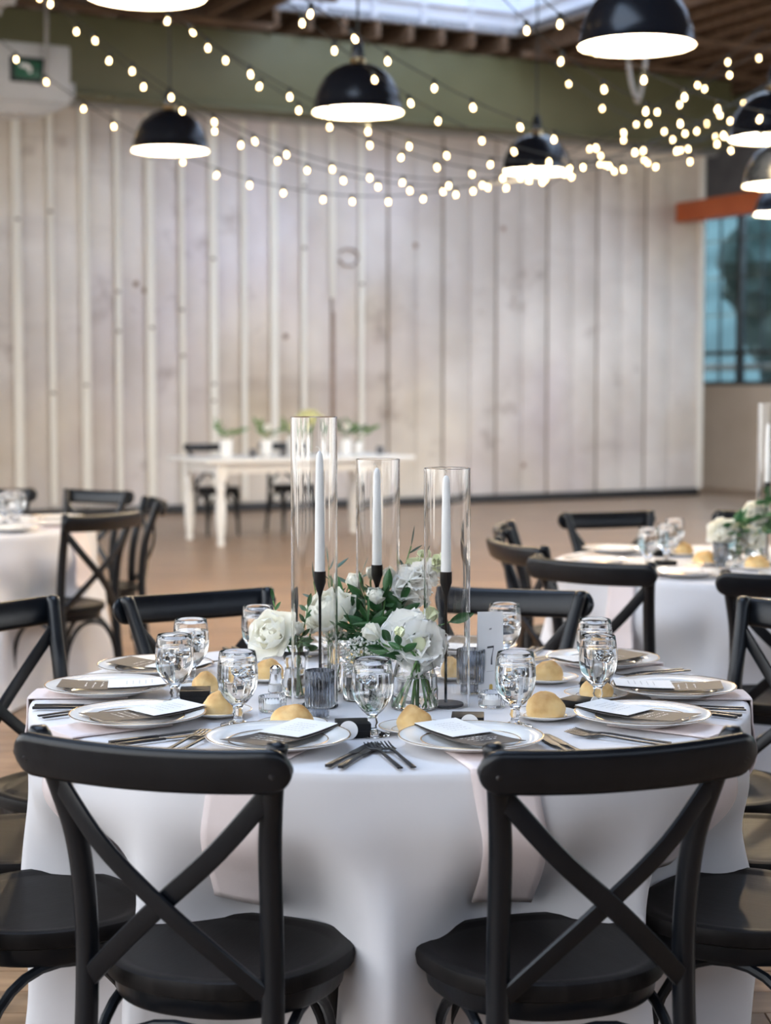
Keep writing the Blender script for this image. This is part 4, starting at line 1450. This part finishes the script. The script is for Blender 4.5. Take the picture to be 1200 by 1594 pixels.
em.poly([(-0.003, yy, 0.134), (0.002, yy, 0.135), (0.003, yy, 0.1385), (-0.002, yy, 0.1375)]).poly([(-0.009, yy, 0.047), (0.006, yy, 0.0488), (0.006, yy, 0.0494), (-0.009, yy, 0.0476)])
ob('fine_print', em.mesh('fine_print', smooth=False), M['ink'], pr)
ob('gold_mark', MB().poly([(-0.004, yy, 0.010), (0.003, yy, 0.010), (0.0035, yy, 0.019), (0.001, yy, 0.022), (-0.0035, yy, 0.020)]).mesh('gold_mark', smooth=False), M['goldleaf'], pr)

# salt and pepper
for x, y_, fill, lab in ((-0.238, 0.012, 'salt', 'small glass salt shaker with silver cap beside the white rose vase'), (-0.196, 0.055, 'rafter', 'small glass pepper shaker with silver cap behind the white rose vase')):
    t = thing('shaker', lab, 'shaker', (CX + x, CY + y_, TOPZ + 0.0005), 0, 'salt and pepper shakers')
    ob('glass_body', MB().lathe([(0, 0), (0.014, 0), (0.016, 0.002), (0.0145, 0.02), (0.011, 0.042), (0, 0.043)], 8).mesh('glass_body', smooth=False), M['glass'], t)
    ob('contents', MB().lathe([(0, 0.004), (0.0125, 0.004), (0.0118, 0.018), (0, 0.019)], 12).mesh('contents'), M[fill], t)
    ob('cap', MB().lathe([(0.0112, 0.041), (0.0125, 0.043), (0.012, 0.053), (0.007, 0.058), (0, 0.059)], 20).mesh('cap'), M['silver'], t)

# ================================================================== FLOWERS
def petal_mesh(name, wid, cup, curl, ruffle=0.0, seed=0):
    def fn(u, v):
        uu = 2 * u - 1
        prof = math.sin(math.pi * (0.10 + 0.62 * v)) ** 0.8 * (1 - 0.55 * max(0, v - 0.72) ** 1.5 / 0.15)
        x = wid * 0.5 * uu * max(prof, 0.02)
        yv = -cup * (uu * uu) * (0.4 + 0.6 * v) + curl * v ** 3 + 0.10 * math.sin(math.pi * v)
        z = v - 0.10 * uu * uu * v
        if ruffle:
            yv += ruffle * v * v * math.sin(uu * 7 + seed) * (0.4 + abs(uu))
            z += ruffle * 0.6 * v * math.sin(uu * 9 + seed * 2)
        return (x, yv, z)
    return MB().grid(fn, 8, 7).mesh(name, angle=180)


CORE = MB().lathe([(0, 0), (0.6, 0.1), (1.0, 0.5), (0.95, 0.9), (0.7, 1.2), (0.35, 1.36), (0, 1.40)], 14).mesh('bloom_core')
P_IN = petal_mesh('petal', 0.95, 0.34, -0.10)
P_MID = petal_mesh('petal', 1.10, 0.26, 0.06)
P_OUT = petal_mesh('petal', 1.20, 0.16, 0.20)
P_RUF = [petal_mesh('petal', 1.35, 0.10, 0.15, 0.07, k) for k in range(2)]


def leaf_mesh(name, wid, fold, bend):
    def fn(u, v):
        uu = 2 * u - 1
        w = wid * math.sin(math.pi * min(1, v * 0.96 + 0.02)) ** 0.85 * (1 - 0.25 * v)
        return (uu * w * 0.5, fold * abs(uu) * w + bend * v * v, v)
    return MB().grid(fn, 4, 8).mesh(name, angle=180)


L_BROAD = leaf_mesh('leaf', 0.44, 0.25, 0.18)
L_THIN = leaf_mesh('leaf', 0.20, 0.2, 0.15)
LEAVES = {}


def leaf_of(kind, m):
    k = (kind, m)
    if k not in LEAVES:
        me = (L_BROAD if kind == 'b' else L_THIN).copy()
        me.materials.clear()
        me.materials.append(M[m])
        LEAVES[k] = me
    return LEAVES[k]


PET = {}


def pet_of(me, m):
    k = (me.name, m)
    if k not in PET:
        c = me.copy()
        c.materials.clear()
        c.materials.append(M[m])
        PET[k] = c
    return PET[k]


def place_mat(o, parent, mtx):
    o.parent = parent
    o.matrix_local = mtx
    return o


def add_leaf(t, p, d, L, kind, m, roll_=None):
    rot = align(d, rnd.uniform(0, 6.28) if roll_ is None else roll_).to_4x4()
    o = bpy.data.objects.new('leaf', leaf_of(kind, m))
    COL.objects.link(o)
    place_mat(o, t, Matrix.Translation(p) @ rot @ Matrix.Diagonal((L, L, L, 1)))


def stem_tube(t, pts, r, m='stem', name='stem'):
    return ob(name, MB().tube(spline(pts, 5), r, 7).mesh(name), M[m], t)


ROSE = [(3, 0.02, 2, 0.46, P_IN), (4, 0.06, 9, 0.52, P_IN), (5, 0.10, 20, 0.55, P_MID), (6, 0.13, 38, 0.56, P_MID), (7, 0.14, 60, 0.56, P_OUT)]
TALL = [(3, 0.03, 2, 0.60, P_IN), (4, 0.08, 8, 0.66, P_IN), (5, 0.13, 15, 0.68, P_MID), (6, 0.17, 25, 0.66, P_MID), (6, 0.19, 40, 0.56, P_OUT)]
BUDR = [(3, 0.03, 2, 0.62, P_IN), (4, 0.09, 8, 0.66, P_IN), (5, 0.13, 20, 0.64, P_MID)]
OPEN = [(3, 0.02, 14, 0.42, P_RUF[0]), (5, 0.05, 40, 0.56, P_RUF[1]), (6, 0.06, 66, 0.58, P_RUF[0])]
CLOSED = [(4, 0.02, 1, 1.0, P_IN), (3, 0.05, 5, 0.8, P_IN)]


def flower(name, label, base, centre, axis, D, layers, m='petal', via=None, leaves=2, group='white flowers on the main table', lm='leaf', stem_r=0.0022, cat='flower'):
    base, centre, axis = Vector(base), Vector(centre), Vector(axis).normalized()
    t = thing(name, label, cat, base, 0, group)
    head = centre - axis * (0.28 * D) - base
    mid = (Vector(via) - base) if via is not None else head * 0.5 + Vector((0, 0, 0.0))
    stem_tube(t, [(0, 0, 0), mid, head - axis * 0.02, head], stem_r)
    H4 = Matrix.Translation(head) @ align(axis).to_4x4()
    hc = 0.30 * D * (1.0 if layers is not OPEN else 0.55)
    core = ob('bloom_core', pet_of(CORE, m if layers is not OPEN else 'bud'), None, t)
    core.matrix_local = H4 @ Matrix.Diagonal((0.17 * D, 0.17 * D, hc, 1))
    for li, (n, r_, op, h, me) in enumerate(layers):
        for k in range(n):
            phi = 2 * math.pi * (k + 0.37 * li) / n + rnd.uniform(-.15, .15)
            s = D * h * rnd.uniform(0.93, 1.06)
            o = bpy.data.objects.new('petal', pet_of(me, m))
            COL.objects.link(o)
            mx = H4 @ Matrix.Rotation(phi, 4, 'Z') @ Matrix.Translation((0, r_ * D, 0)) @ Matrix.Rotation(-R(op + rnd.uniform(-4, 4)), 4, 'X') @ Matrix.Diagonal((s, s, s, 1))
            place_mat(o, t, mx)
    for k in range(5):
        d = align(axis) @ Vector((math.cos(k * 1.26), math.sin(k * 1.26), 0.1))
        o = bpy.data.objects.new('sepal', leaf_of('t', 'stem'))
        COL.objects.link(o)
        place_mat(o, t, Matrix.Translation(head) @ align(d).to_4x4() @ Matrix.Diagonal((0.3 * D,) * 3 + (1,)))
    for k in range(leaves):
        f = rnd.uniform(0.45, 0.85)
        p = head * f + (mid - head * 0.5) * 0.5
        add_leaf(t, p, (rnd.uniform(-1, 1), rnd.uniform(-1, 0.4), rnd.uniform(0, 0.8)), rnd.uniform(0.032, 0.052), 'b', lm)
    return t


def sprig(label, base, pts, n, L, kind, m, group='greenery on the main table', r_=0.0014, spread=0.9, start=0.35):
    base = Vector(base)
    t = thing('leafy_sprig', label, 'foliage', base, 0, group)
    path = spline([Vector((0, 0, 0))] + [Vector(p) - base for p in pts], 8)
    ob('stem', MB().tube(path, r_, 6).mesh('stem'), M['stem'], t)
    for k in range(n):
        f = start + (1 - start) * (k + 0.5) / n
        i = min(len(path) - 2, int(f * (len(path) - 1)))
        d = (path[i + 1] - path[i]).normalized()
        a = k * 2.4
        side = Vector((math.cos(a), 0.7 * math.sin(a), 0.25 * math.sin(a * 1.7)))
        add_leaf(t, path[i], d * (1 - spread * 0.5) + side * spread, L * rnd.uniform(0.75, 1.15), kind, m)
    add_leaf(t, path[-1], path[-1] - path[-2], L, kind, m)
    return t


def vase(label, x, y_, prof, wl, group='small clear vases', z=TOPZ + 0.0005):
    """prof: outer radii (r, z) from base to rim"""
    t = thing('bud_vase', label, 'vase', (x, y_, z), 0, group)
    inner = [(max(r_ - 0.002, 0.004), zz) for r_, zz in reversed(prof[1:])]
    top = prof[-1]
    inner[0] = (top[0] - 0.002, top[1] - 0.0003)
    fl_ = inner[-1]
    full = [(0, 0)] + prof + inner + [(fl_[0] * 0.9, 0.006), (0, 0.006)]
    ob('glass_body', MB().lathe(full, 40).mesh('glass_body', angle=60), M['glass'], t)
    wp = [(0, 0.0058), (fl_[0] * 0.9 + 0.0003, 0.0058)] + [(r_ - 0.0017, zz) for r_, zz in prof[1:] if zz < wl]
    rl_ = wp[-1][0]
    wp += [(rl_, wl), (0, wl)]
    ob('water', MB().lathe(wp, 40).mesh('water', angle=60), M['water'], t)


def gyps(label, base, centre, rad, n, group='white flowers on the main table', seed=1):
    base, centre = Vector(base), Vector(centre)
    t = thing('babys_breath', label, 'flower', base, 0, group)
    rr_ = random.Random(seed)
    fl_, st = MB(), MB()
    for k in range(n):
        d = Vector((rr_.gauss(0, 1), rr_.gauss(0, 1), rr_.gauss(0.2, 0.9)))
        d = d.normalized() * rad * rr_.uniform(0.55, 1.0)
        c = centre + d - base
        s = rr_.uniform(0.0022, 0.0038)
        ax = [Vector((s, 0, 0)), Vector((0, s, 0)), Vector((0, 0, s))]
        q = align((rr_.gauss(0, 1), rr_.gauss(0, 1), rr_.gauss(0, 1)))
        ps = [c + q @ v for v in (ax[0], ax[1], -ax[0], -ax[1], ax[2] * 0.8, -ax[2] * 0.8)]
        i = len(fl_.v)
        fl_.v += [tuple(p) for p in ps]
        for f in ((0, 1, 4), (1, 2, 4), (2, 3, 4), (3, 0, 4), (1, 0, 5), (2, 1, 5), (3, 2, 5), (0, 3, 5)):
            fl_.f.append(tuple(i + j for j in f))
        if k % 4 == 0:
            st.tube([(centre - base) * 0.72, (centre - base) * 0.9 + d * 0.4, c], 0.0004, 3)
    st.tube([(0, 0, 0), (centre - base) * 0.5 + Vector((0.004, 0, 0)), centre - base], 0.0012, 6)
    o = ob('blossoms', fl_.mesh('blossoms', smooth=False), M['petal_w'], t)
    o['kind'] = 'stuff'
    ob('twigs', st.mesh('twigs', smooth=False), M['stem'], t)


VA = Vector((CX - 0.195, CY - 0.035, TOPZ + 0.008))     # white rose vase
VB = Vector((CX + 0.050, CY - 0.160, TOPZ + 0.008))     # lisianthus vase
VC = Vector((CX - 0.066, CY - 0.070, TOPZ + 0.008))     # baby's breath vase
VD = Vector((CX - 0.028, CY + 0.150, TOPZ + 0.008))     # greenery vase behind
VE = Vector((CX - 0.122, CY + 0.020, TOPZ + 0.008))     # tall rose vase
vase('small clear flared vase holding the large white rose, left of the tallest cylinder', VA.x, VA.y, [(0.020, 0), (0.024, 0.003), (0.025, 0.03), (0.020, 0.055), (0.022, 0.075), (0.031, 0.098)], 0.060)
vase('clear vase with crossing green stems in front of the flowers', VB.x, VB.y, [(0.044, 0), (0.0475, 0.004), (0.047, 0.04), (0.041, 0.075), (0.036, 0.092), (0.038, 0.104)], 0.066)
vase("small clear vase of baby's breath behind the near-left goblet", VC.x, VC.y, [(0.026, 0), (0.029, 0.003), (0.0295, 0.04), (0.028, 0.075)], 0.050)
vase('clear vase of dark greenery at the back of the centrepiece', VD.x, VD.y, [(0.030, 0), (0.034, 0.003), (0.036, 0.05), (0.034, 0.11)], 0.07)
vase('slim clear vase of the upright rose behind the tallest candlestick', VE.x, VE.y, [(0.018, 0), (0.021, 0.003), (0.021, 0.05), (0.017, 0.085), (0.019, 0.10)], 0.06)

flower('rose', 'large open cream rose facing left, beside the tallest glass cylinder', VA + Vector((0.01, 0, 0)), at(419, 985, 3.50), (-0.45, -0.75, 0.5), 0.088, ROSE, via=VA + Vector((-0.012, 0, 0.09)))
flower('small_rose', 'small cream rose right of the large open rose', VA + Vector((0.0, 0.01, 0)), at(459, 980, 3.56), (0.1, -0.5, 0.85), 0.042, BUDR, via=VA + Vector((0, 0.01, 0.09)), leaves=3)
flower('small_rose', 'small white bud behind the tallest glass cylinder', VA + Vector((-0.006, 0.01, 0)), at(485, 978, 3.6), (0.3, -0.2, 0.9), 0.038, BUDR, via=VA + Vector((0.01, 0.01, 0.09)), leaves=3)
flower('rose', 'tall cream rose standing behind the tallest candlestick', VE, at(514, 955, 3.60), (-0.30, -0.40, 0.85), 0.105, TALL, via=VE + Vector((0.01, 0, 0.10)))
for i, (px, py, d, D, lab) in enumerate([(553, 907, 3.68, 0.050, 'small cream rose topmost left above the greenery'), (585, 930, 3.60, 0.052, 'small cream rose in the middle of the greenery'),
                                         (579, 893, 3.70, 0.040, 'small white bud in front of the middle candle'), (607, 897, 3.68, 0.044, 'small white bud right of the middle candle')]):
    flower('small_rose', lab, VD + Vector((0.012 * (i - 1.5), 0, 0)), at(px, py, d), (0.15 * (i - 1.2), -0.45, 0.85), D, BUDR, via=VD + Vector((0.008 * (i - 1.5), -0.01, 0.11)), leaves=3)
flower('lisianthus', 'open white lisianthus, upper of the two front blooms', VB + Vector((-0.025, 0.02, 0)), at(630, 982, 3.46), (-0.25, -0.75, 0.55), 0.098, OPEN, 'petal_w', via=VB + Vector((0.004, 0, 0.095)), lm='leaf_l', leaves=0)
flower('lisianthus', 'open white lisianthus, lower right of the two front blooms', VB + Vector((-0.032, -0.02, 0)), at(655, 1000, 3.42), (0.15, -0.9, 0.35), 0.100, OPEN, 'petal_w', via=VB + Vector((0.006, -0.004, 0.095)), lm='leaf_l', leaves=0)
flower('lisianthus_bud', 'pointed cream bud left of the open lisianthus', VB + Vector((0.03, 0.01, 0)), at(583, 988, 3.46), (-0.6, -0.3, 0.7), 0.040, CLOSED, 'petal', via=VB + Vector((0, 0, 0.095)), leaves=2)
flower('lisianthus_bud', 'pale green bud rising right of the open lisianthus', VB + Vector((-0.02, -0.01, 0)), at(667, 962, 3.46), (0.5, -0.1, 0.85), 0.034, CLOSED, 'bud', via=VB + Vector((0.006, 0, 0.095)), leaves=1)
flower('lisianthus_bud', 'small green bud between the open lisianthus petals', VB + Vector((0.02, -0.02, 0)), at(622, 987, 3.40), (0, -0.4, 0.9), 0.022, CLOSED, 'bud', via=VB + Vector((0.002, -0.006, 0.095)), leaves=0)
for k in range(6):
    a = k * 1.05 + 0.4
    b0 = VB + Vector((0.036 * math.cos(a), 0.030 * math.sin(a), 0))
    sprig(('leafy green stem leaning %s in the clear front vase' % ('right', 'back right', 'back', 'left', 'front left', 'front right')[k]), b0,
          [VB + Vector((0.005 - 0.004 * math.cos(a), 0, 0.088)), VB + Vector((-0.035 * math.cos(a), 0.045, 0.122))], 1, 0.034, 'b', 'leaf', start=0.8, r_=0.0017)


def snap(label, base, tipd, pts, n):
    base = Vector(base)
    t = thing('snapdragon', label, 'flower', base, 0, 'white flowers on the main table')
    path = spline([Vector((0, 0, 0))] + [Vector(p) - base for p in pts], 10)
    ob('stem', MB().tube(path, 0.0016, 6).mesh('stem'), M['stem'], t)
    for k in range(n):
        f = 0.50 + 0.48 * k / (n - 1)
        i = min(len(path) - 2, int(f * (len(path) - 1)))
        a = k * 2.2
        d = Vector((math.cos(a), 0.6 * math.sin(a) - 0.35, 0.3))
        s = 0.047 * (1 - 0.70 * (k / (n - 1)) ** 1.6)
        for q in range(4):
            dd = align(d) @ Vector((0.55 * math.cos(q * 1.57), 0.55 * math.sin(q * 1.57), 1))
            o = bpy.data.objects.new('petal', pet_of(P_RUF[q % 2], 'petal_w' if k < n - 4 else 'bud'))
            COL.objects.link(o)
            place_mat(o, t, Matrix.Translation(path[i]) @ align(dd, q).to_4x4() @ Matrix.Diagonal((s, s, s, 1)))


snap('white snapdragon spike leaning right towards the right candle', VD + Vector((0.02, 0, 0)), None, [VD + Vector((0.02, -0.01, 0.11)), at(622, 945, 3.66), at(640, 912, 3.62), at(668, 890, 3.60), at(684, 866, 3.58)], 15)
snap('white snapdragon spike standing between the middle and right candles', VD + Vector((0.01, 0.012, 0)), None, [VD + Vector((0.012, 0.0, 0.11)), at(620, 965, 3.68), at(632, 930, 3.66), at(640, 895, 3.66), at(656, 862, 3.66)], 13)
gyps("baby's breath, fuller cluster behind the near-left goblet", VC, at(562, 1022, 3.50), 0.045, 420, seed=3)
gyps("baby's breath, loose cluster under the tall rose", VE + Vector((0.006, 0, 0)), at(524, 990, 3.62), 0.036, 200, seed=5)
gyps("baby's breath beside the right candlestick, behind the lisianthus", VB + Vector((0.01, 0.02, 0)), at(680, 1010, 3.48), 0.030, 130, seed=8)
# greenery
G = [('dark leafy sprig at the left of the greenery mass', VD, [(545, 985, 3.66), (535, 930, 3.66)], 22, 0.052, 'b', 'leaf'),
     ('dark leafy sprig in the heart of the greenery mass', VD, [(572, 985, 3.64), (568, 925, 3.62)], 24, 0.054, 'b', 'leaf'),
     ('dark leafy sprig under the middle candle', VD, [(592, 990, 3.62), (600, 925, 3.60)], 24, 0.054, 'b', 'leaf'),
     ('dark leafy sprig right of the middle cylinder', VD, [(610, 985, 3.62), (625, 935, 3.60)], 18, 0.050, 'b', 'leaf'),
     ('dark narrow-leaved sprig drooping in front of the greenery', VD, [(570, 1000, 3.56), (590, 1010, 3.50)], 22, 0.046, 't', 'leaf'),
     ('dark narrow-leaved sprig spreading left below the small roses', VD, [(560, 990, 3.58), (545, 970, 3.52)], 22, 0.050, 't', 'leaf'),
     ('dark leafy sprig low at the front of the greenery mass', VD, [(580, 1000, 3.58), (572, 965, 3.54)], 20, 0.050, 'b', 'leaf'),
     ('dark leafy sprig filling behind the small roses', VD, [(585, 975, 3.68), (590, 905, 3.72)], 20, 0.050, 'b', 'leaf'),
     ('grey-green olive sprig standing tallest behind the middle cylinder', VD, [(612, 940, 3.72), (640, 850, 3.74)], 9, 0.045, 't', 'leaf_g'),
     ('grey-green olive sprig right of the tallest candle', VE, [(520, 940, 3.66), (518, 880, 3.68)], 9, 0.042, 't', 'leaf_g'),
     ('grey-green sprig arching left behind the tall rose', VE, [(500, 960, 3.68), (488, 905, 3.70)], 6, 0.042, 't', 'leaf_g'),
     ('thin trailing sprig between the tallest and middle cylinders', VD, [(540, 930, 3.7), (560, 892, 3.72)], 6, 0.040, 't', 'leaf_g'),
     ('fresh leafy sprig above the large open rose', VA, [(440, 990, 3.58), (425, 935, 3.60)], 6, 0.026, 'b', 'leaf'),
     ('fresh leafy sprig between the small roses on the left', VA, [(468, 990, 3.56), (478, 945, 3.58)], 10, 0.030, 'b', 'leaf'),
     ('fresh leafy sprig hanging below the small roses on the left', VA, [(458, 1000, 3.54), (470, 1000, 3.50)], 9, 0.034, 'b', 'leaf'),
     ('green leafy sprig left below the open lisianthus', VB, [(620, 1020, 3.44), (595, 1010, 3.42)], 8, 0.044, 'b', 'leaf'),
     ('green leafy sprig under the lower lisianthus bloom', VB, [(630, 1025, 3.44), (622, 1005, 3.38)], 7, 0.040, 'b', 'leaf'),
     ('green leafy sprig reaching right past the right candlestick', VB, [(660, 985, 3.46), (700, 968, 3.46)], 2, 0.052, 'b', 'leaf')]
for lab, b0, pp, n, L, kd, m in G:
    sprig(lab, b0 + Vector((rnd.uniform(-.008, .008), rnd.uniform(-.008, .008), 0)), [b0 + Vector((0, 0, 0.09))] + [at(*q) for q in pp], n, L, kd, m)

# ================================================================== WARE ON THE REAR TABLES
def rplate(cx, cy_, a, lab, card=True, nm='right table'):
    x, y_ = cx + 0.585 * math.sin(R(a)), cy_ - 0.585 * math.cos(R(a))
    plate(x, y_, 'white dinner plate on the %s, %s' % (nm, lab), 'dinner plates on the rear tables')
    if card:
        z = TOPZ + 0.0022 + 0.0245
        t = tag(ob('white_card', white_me, M['paper'], None, (x, y_, z), (0, 0, R(a))), 'white card on the plate of the %s, %s' % (nm, lab), 'card', 'cards on the rear tables')


rplate(*RT, -128, 'beside the left goblets')
rplate(*RT, -35, 'at its near edge')
rplate(*RT, -82, 'at its left edge')
rplate(*RT, 2, 'behind the chair at the right edge')
for px, py, lab in ((1008, 884, 'leftmost one'), (1037, 876, 'front one of the close pair'), (1049, 866, 'rear one of the close pair'), (1146, 884, 'left one beside the white flowers'), (1163, 880, 'right one beside the white flowers')):
    p = onz(px, py, TOPZ)
    goblet(p.x, p.y, 'clear goblet of water on the right table, ' + lab, 'goblets on the rear tables', parts=False)
for px, py, kd, lab in ((1064, 866, 1, 'furthest one'), (1097, 880, 0, 'middle one'), (1178, 888, 0, 'rightmost one')):
    p = onz(px, py, TOPZ)
    side_plate(p.x, p.y, 'white side plate on the right table under its %s of the rolls' % lab, 'side plates on the rear tables')
    roll(p.x, p.y, kd, 'golden bread roll on the right table, ' + lab, 'rolls on the rear tables', 0.3, 1.05)
for px, py, lab in ((1028, 866, 'behind the left goblets'), (1036, 884, 'between the goblets and the near plate')):
    p = onz(px, py, TOPZ)
    gift_box(p.x, p.y, 0.3, 'small black gift box on the right table, ' + lab)
p = onz(1122, 884, TOPZ)
smoke_holder(p.x, p.y, 'smoked grey ribbed glass holder on the right table')
p = onz(1196, 880, TOPZ)
cylinder(p.x, p.y, 0.585, 'clear glass candle cylinder on the right table at the right edge')
candlestick(p.x - 0.008, p.y, 0.30, 'black iron candlestick on the right table', None)
taper(p.x - 0.008, p.y, TOPZ + 0.0008 + 0.30 - 0.0148, 0.225, 'white taper candle on the right table at the right edge')
VR = onz(1143, 872, TOPZ) + Vector((0, 0, 0.008))
VR2 = onz(1182, 868, TOPZ) + Vector((0, 0, 0.008))
vase('small clear vase of white flowers on the right table, left one', VR.x, VR.y, [(0.024, 0), (0.028, 0.003), (0.028, 0.04), (0.026, 0.08)], 0.05)
vase('small clear vase of white flowers on the right table, beside the cylinder', VR2.x, VR2.y, [(0.030, 0), (0.034, 0.003), (0.034, 0.05), (0.032, 0.10)], 0.06)
gR = 'white flowers on the right table'
flower('rose', 'large cream rose on the right table, leftmost bloom', VR, at(1123, 826, 6.15), (-0.4, -0.7, 0.5), 0.095, ROSE, group=gR)
flower('rose', 'large cream rose on the right table, below the cylinder candle', VR2, at(1171, 835, 6.15), (0.1, -0.7, 0.6), 0.085, ROSE, group=gR)
flower('rose', 'large cream rose on the right table, topmost bloom', VR2, at(1176, 796, 6.25), (-0.2, -0.7, 0.6), 0.085, ROSE, group=gR)
flower('small_rose', 'small cream rose on the right table between the large ones', VR, at(1148, 822, 6.2), (0.1, -0.5, 0.8), 0.05, BUDR, group=gR)
for i, (px, py) in enumerate(((1140, 812), (1155, 812), (1150, 830), (1190, 800), (1195, 770), (1185, 825))):
    b0 = VR if i < 3 else VR2
    sprig('dark leafy sprig on the right table, ' + ('left in the left vase', 'upright in the left vase', 'front in the left vase', 'left in the right vase', 'tallest in the right vase', 'front in the right vase')[i], b0, [b0 + Vector((0, 0, 0.09)), at(px, py, 6.08)], 14, 0.066, 'b', 'leaf', group='greenery on the right table', start=0.5)
rplate(*LT, 48, 'nearer one', nm='left table')
rplate(*LT, 118, 'further one', nm='left table')
rplate(*LT, 83, 'between the other two', card=False, nm='left table')
for px, py, lab in ((8, 815, 'leftmost one'), (18, 808, 'middle one'), (28, 812, 'rightmost one')):
    p = onz(px, py, TOPZ)
    goblet(p.x, p.y, 'clear goblet of water on the left table, ' + lab, 'goblets on the rear tables', parts=False)

# ================================================================== SWEETHEART TABLE AT THE WALL
SX = Vector((0.886, 0.465, 0))
SY = Vector((-0.465, 0.886, 0))
S0 = Vector((-1.466, 15.4, 0))
st = thing('farm_table', 'long white farmhouse table with turned legs before the panelled wall', 'table', S0, HALL_ROT)
LX, LY = 1.70, 0.76
ob('table_top', MB().box((LX / 2 + 0.02, LY / 2, 0.757), (LX + 0.38, LY + 0.24, 0.036)).mesh('table_top', bevel=0.006), M['white_paint'], st)
for yy in (0, LY):
    ob('apron', MB().box((LX / 2, yy, 0.69), (LX - 0.08, 0.025, 0.095)).mesh('apron', bevel=0.003), M['white_paint'], st)
for xx in (0, LX):
    ob('apron', MB().box((xx, LY / 2, 0.69), (0.025, LY - 0.08, 0.095)).mesh('apron', bevel=0.003), M['white_paint'], st)
tl_me = MB().lathe([(0.030, 0), (0.034, 0.02), (0.026, 0.06), (0.036, 0.12), (0.045, 0.20), (0.048, 0.30), (0.044, 0.40), (0.034, 0.48), (0.048, 0.52), (0.034, 0.55), (0.050, 0.575), (0.050, 0.60)], 20).mesh('leg')
tb_me = MB().box((0, 0, 0.67), (0.095, 0.095, 0.145)).mesh('leg_block', bevel=0.004)
for xx in (0, LX):
    for yy in (0, LY):
        lg = ob('leg', tl_me, M['white_paint'], st, (xx, yy, 0))
        ob('leg_block', tb_me, M['white_paint'], lg)
for tx_, ty_, lab in ((0.42, 1.12, 'left'), (1.22, 1.15, 'right')):
    p = S0 + SX * tx_ + SY * ty_
    q = S0 + SX * tx_
    chair('black crossback chair behind the white farmhouse table, %s one' % lab, p.x, p.y, q.x, q.y, 'chairs at the farmhouse table')


def on_st(u, v):
    p = S0 + SX * u + SY * v
    return Vector((p.x, p.y, 0.776))


pot_me = MB().lathe([(0, 0), (0.045, 0), (0.052, 0.004), (0.058, 0.16), (0.056, 0.163), (0.053, 0.16), (0.048, 0.12), (0, 0.118)], 24).mesh('pot_body')
vt_me = MB().lathe([(0, 0), (0.03, 0), (0.034, 0.004), (0.036, 0.075), (0.033, 0.076), (0.031, 0.01), (0, 0.009)], 20).mesh('glass_body')
pots = [(0.20, 0.35, 'leftmost', 1.0, 'leaf_l'), (0.62, 0.40, 'second from left', 0.95, 'leaf_l'), (0.92, 0.45, 'in the middle', 1.1, 'leaf_l'), (1.45, 0.42, 'second from right', 0.9, 'leaf'), (1.62, 0.50, 'rightmost', 0.7, 'leaf_l')]
gS = 'pots on the farmhouse table'
for i, (u, v, w, sc, lm) in enumerate(pots):
    p = on_st(u, v)
    t = thing('flower_pot', 'white ceramic pot on the farmhouse table, ' + w, 'pot', p, 0, gS)
    ob('pot_body', pot_me, M['white_ceramic'], t, scale=sc)
    for k in range(2):
        sprig('small green sprig in the farmhouse table pot, %s, %s' % (w, ('taller', 'shorter')[k]), p + Vector((0, 0, 0.12 * sc)), [p + Vector((0.05 * (2 * k - 1) + 0.02, 0, 0.22)), p + Vector((0.11 * (2 * k - 1) + 0.03, 0, 0.30 - 0.05 * k))], 9, 0.075, 'b', lm, group='greenery on the farmhouse table', r_=0.003)
    if i in (1, 2, 3):
        flower('rose', 'pale flower in the farmhouse table pot, ' + w, p + Vector((0, 0, 0.11 * sc)), p + Vector((0.01, -0.02, 0.26)), (0, -0.4, 0.9), 0.13 if i == 2 else 0.09, BUDR, 'petal_y' if i == 2 else 'petal', group='flowers on the farmhouse table', leaves=0, stem_r=0.004)
pb = on_st(1.08, 0.5)
flower('rose', 'pale yellow flower head standing highest on the farmhouse table', pb, pb + Vector((0.02, 0, 0.36)), (0, -0.5, 0.9), 0.20, ROSE, 'petal_y', group='flowers on the farmhouse table', leaves=3, stem_r=0.005, lm='leaf_l')
for u, v, w in ((0.42, 0.25, 'left'), (0.74, 0.28, 'middle'), (1.78, 0.35, 'right')):
    p = on_st(u, v)
    t = thing('votive_glass', 'small dark votive glass on the farmhouse table, %s one' % w, 'candle holder', p, 0, 'votives on the farmhouse table')
    ob('glass_body', vt_me, M['blind'], t)
    ob('tealight', MB().lathe([(0, 0.010), (0.026, 0.010), (0.027, 0.03), (0, 0.031)], 16).mesh('tealight'), M['wax'], t)
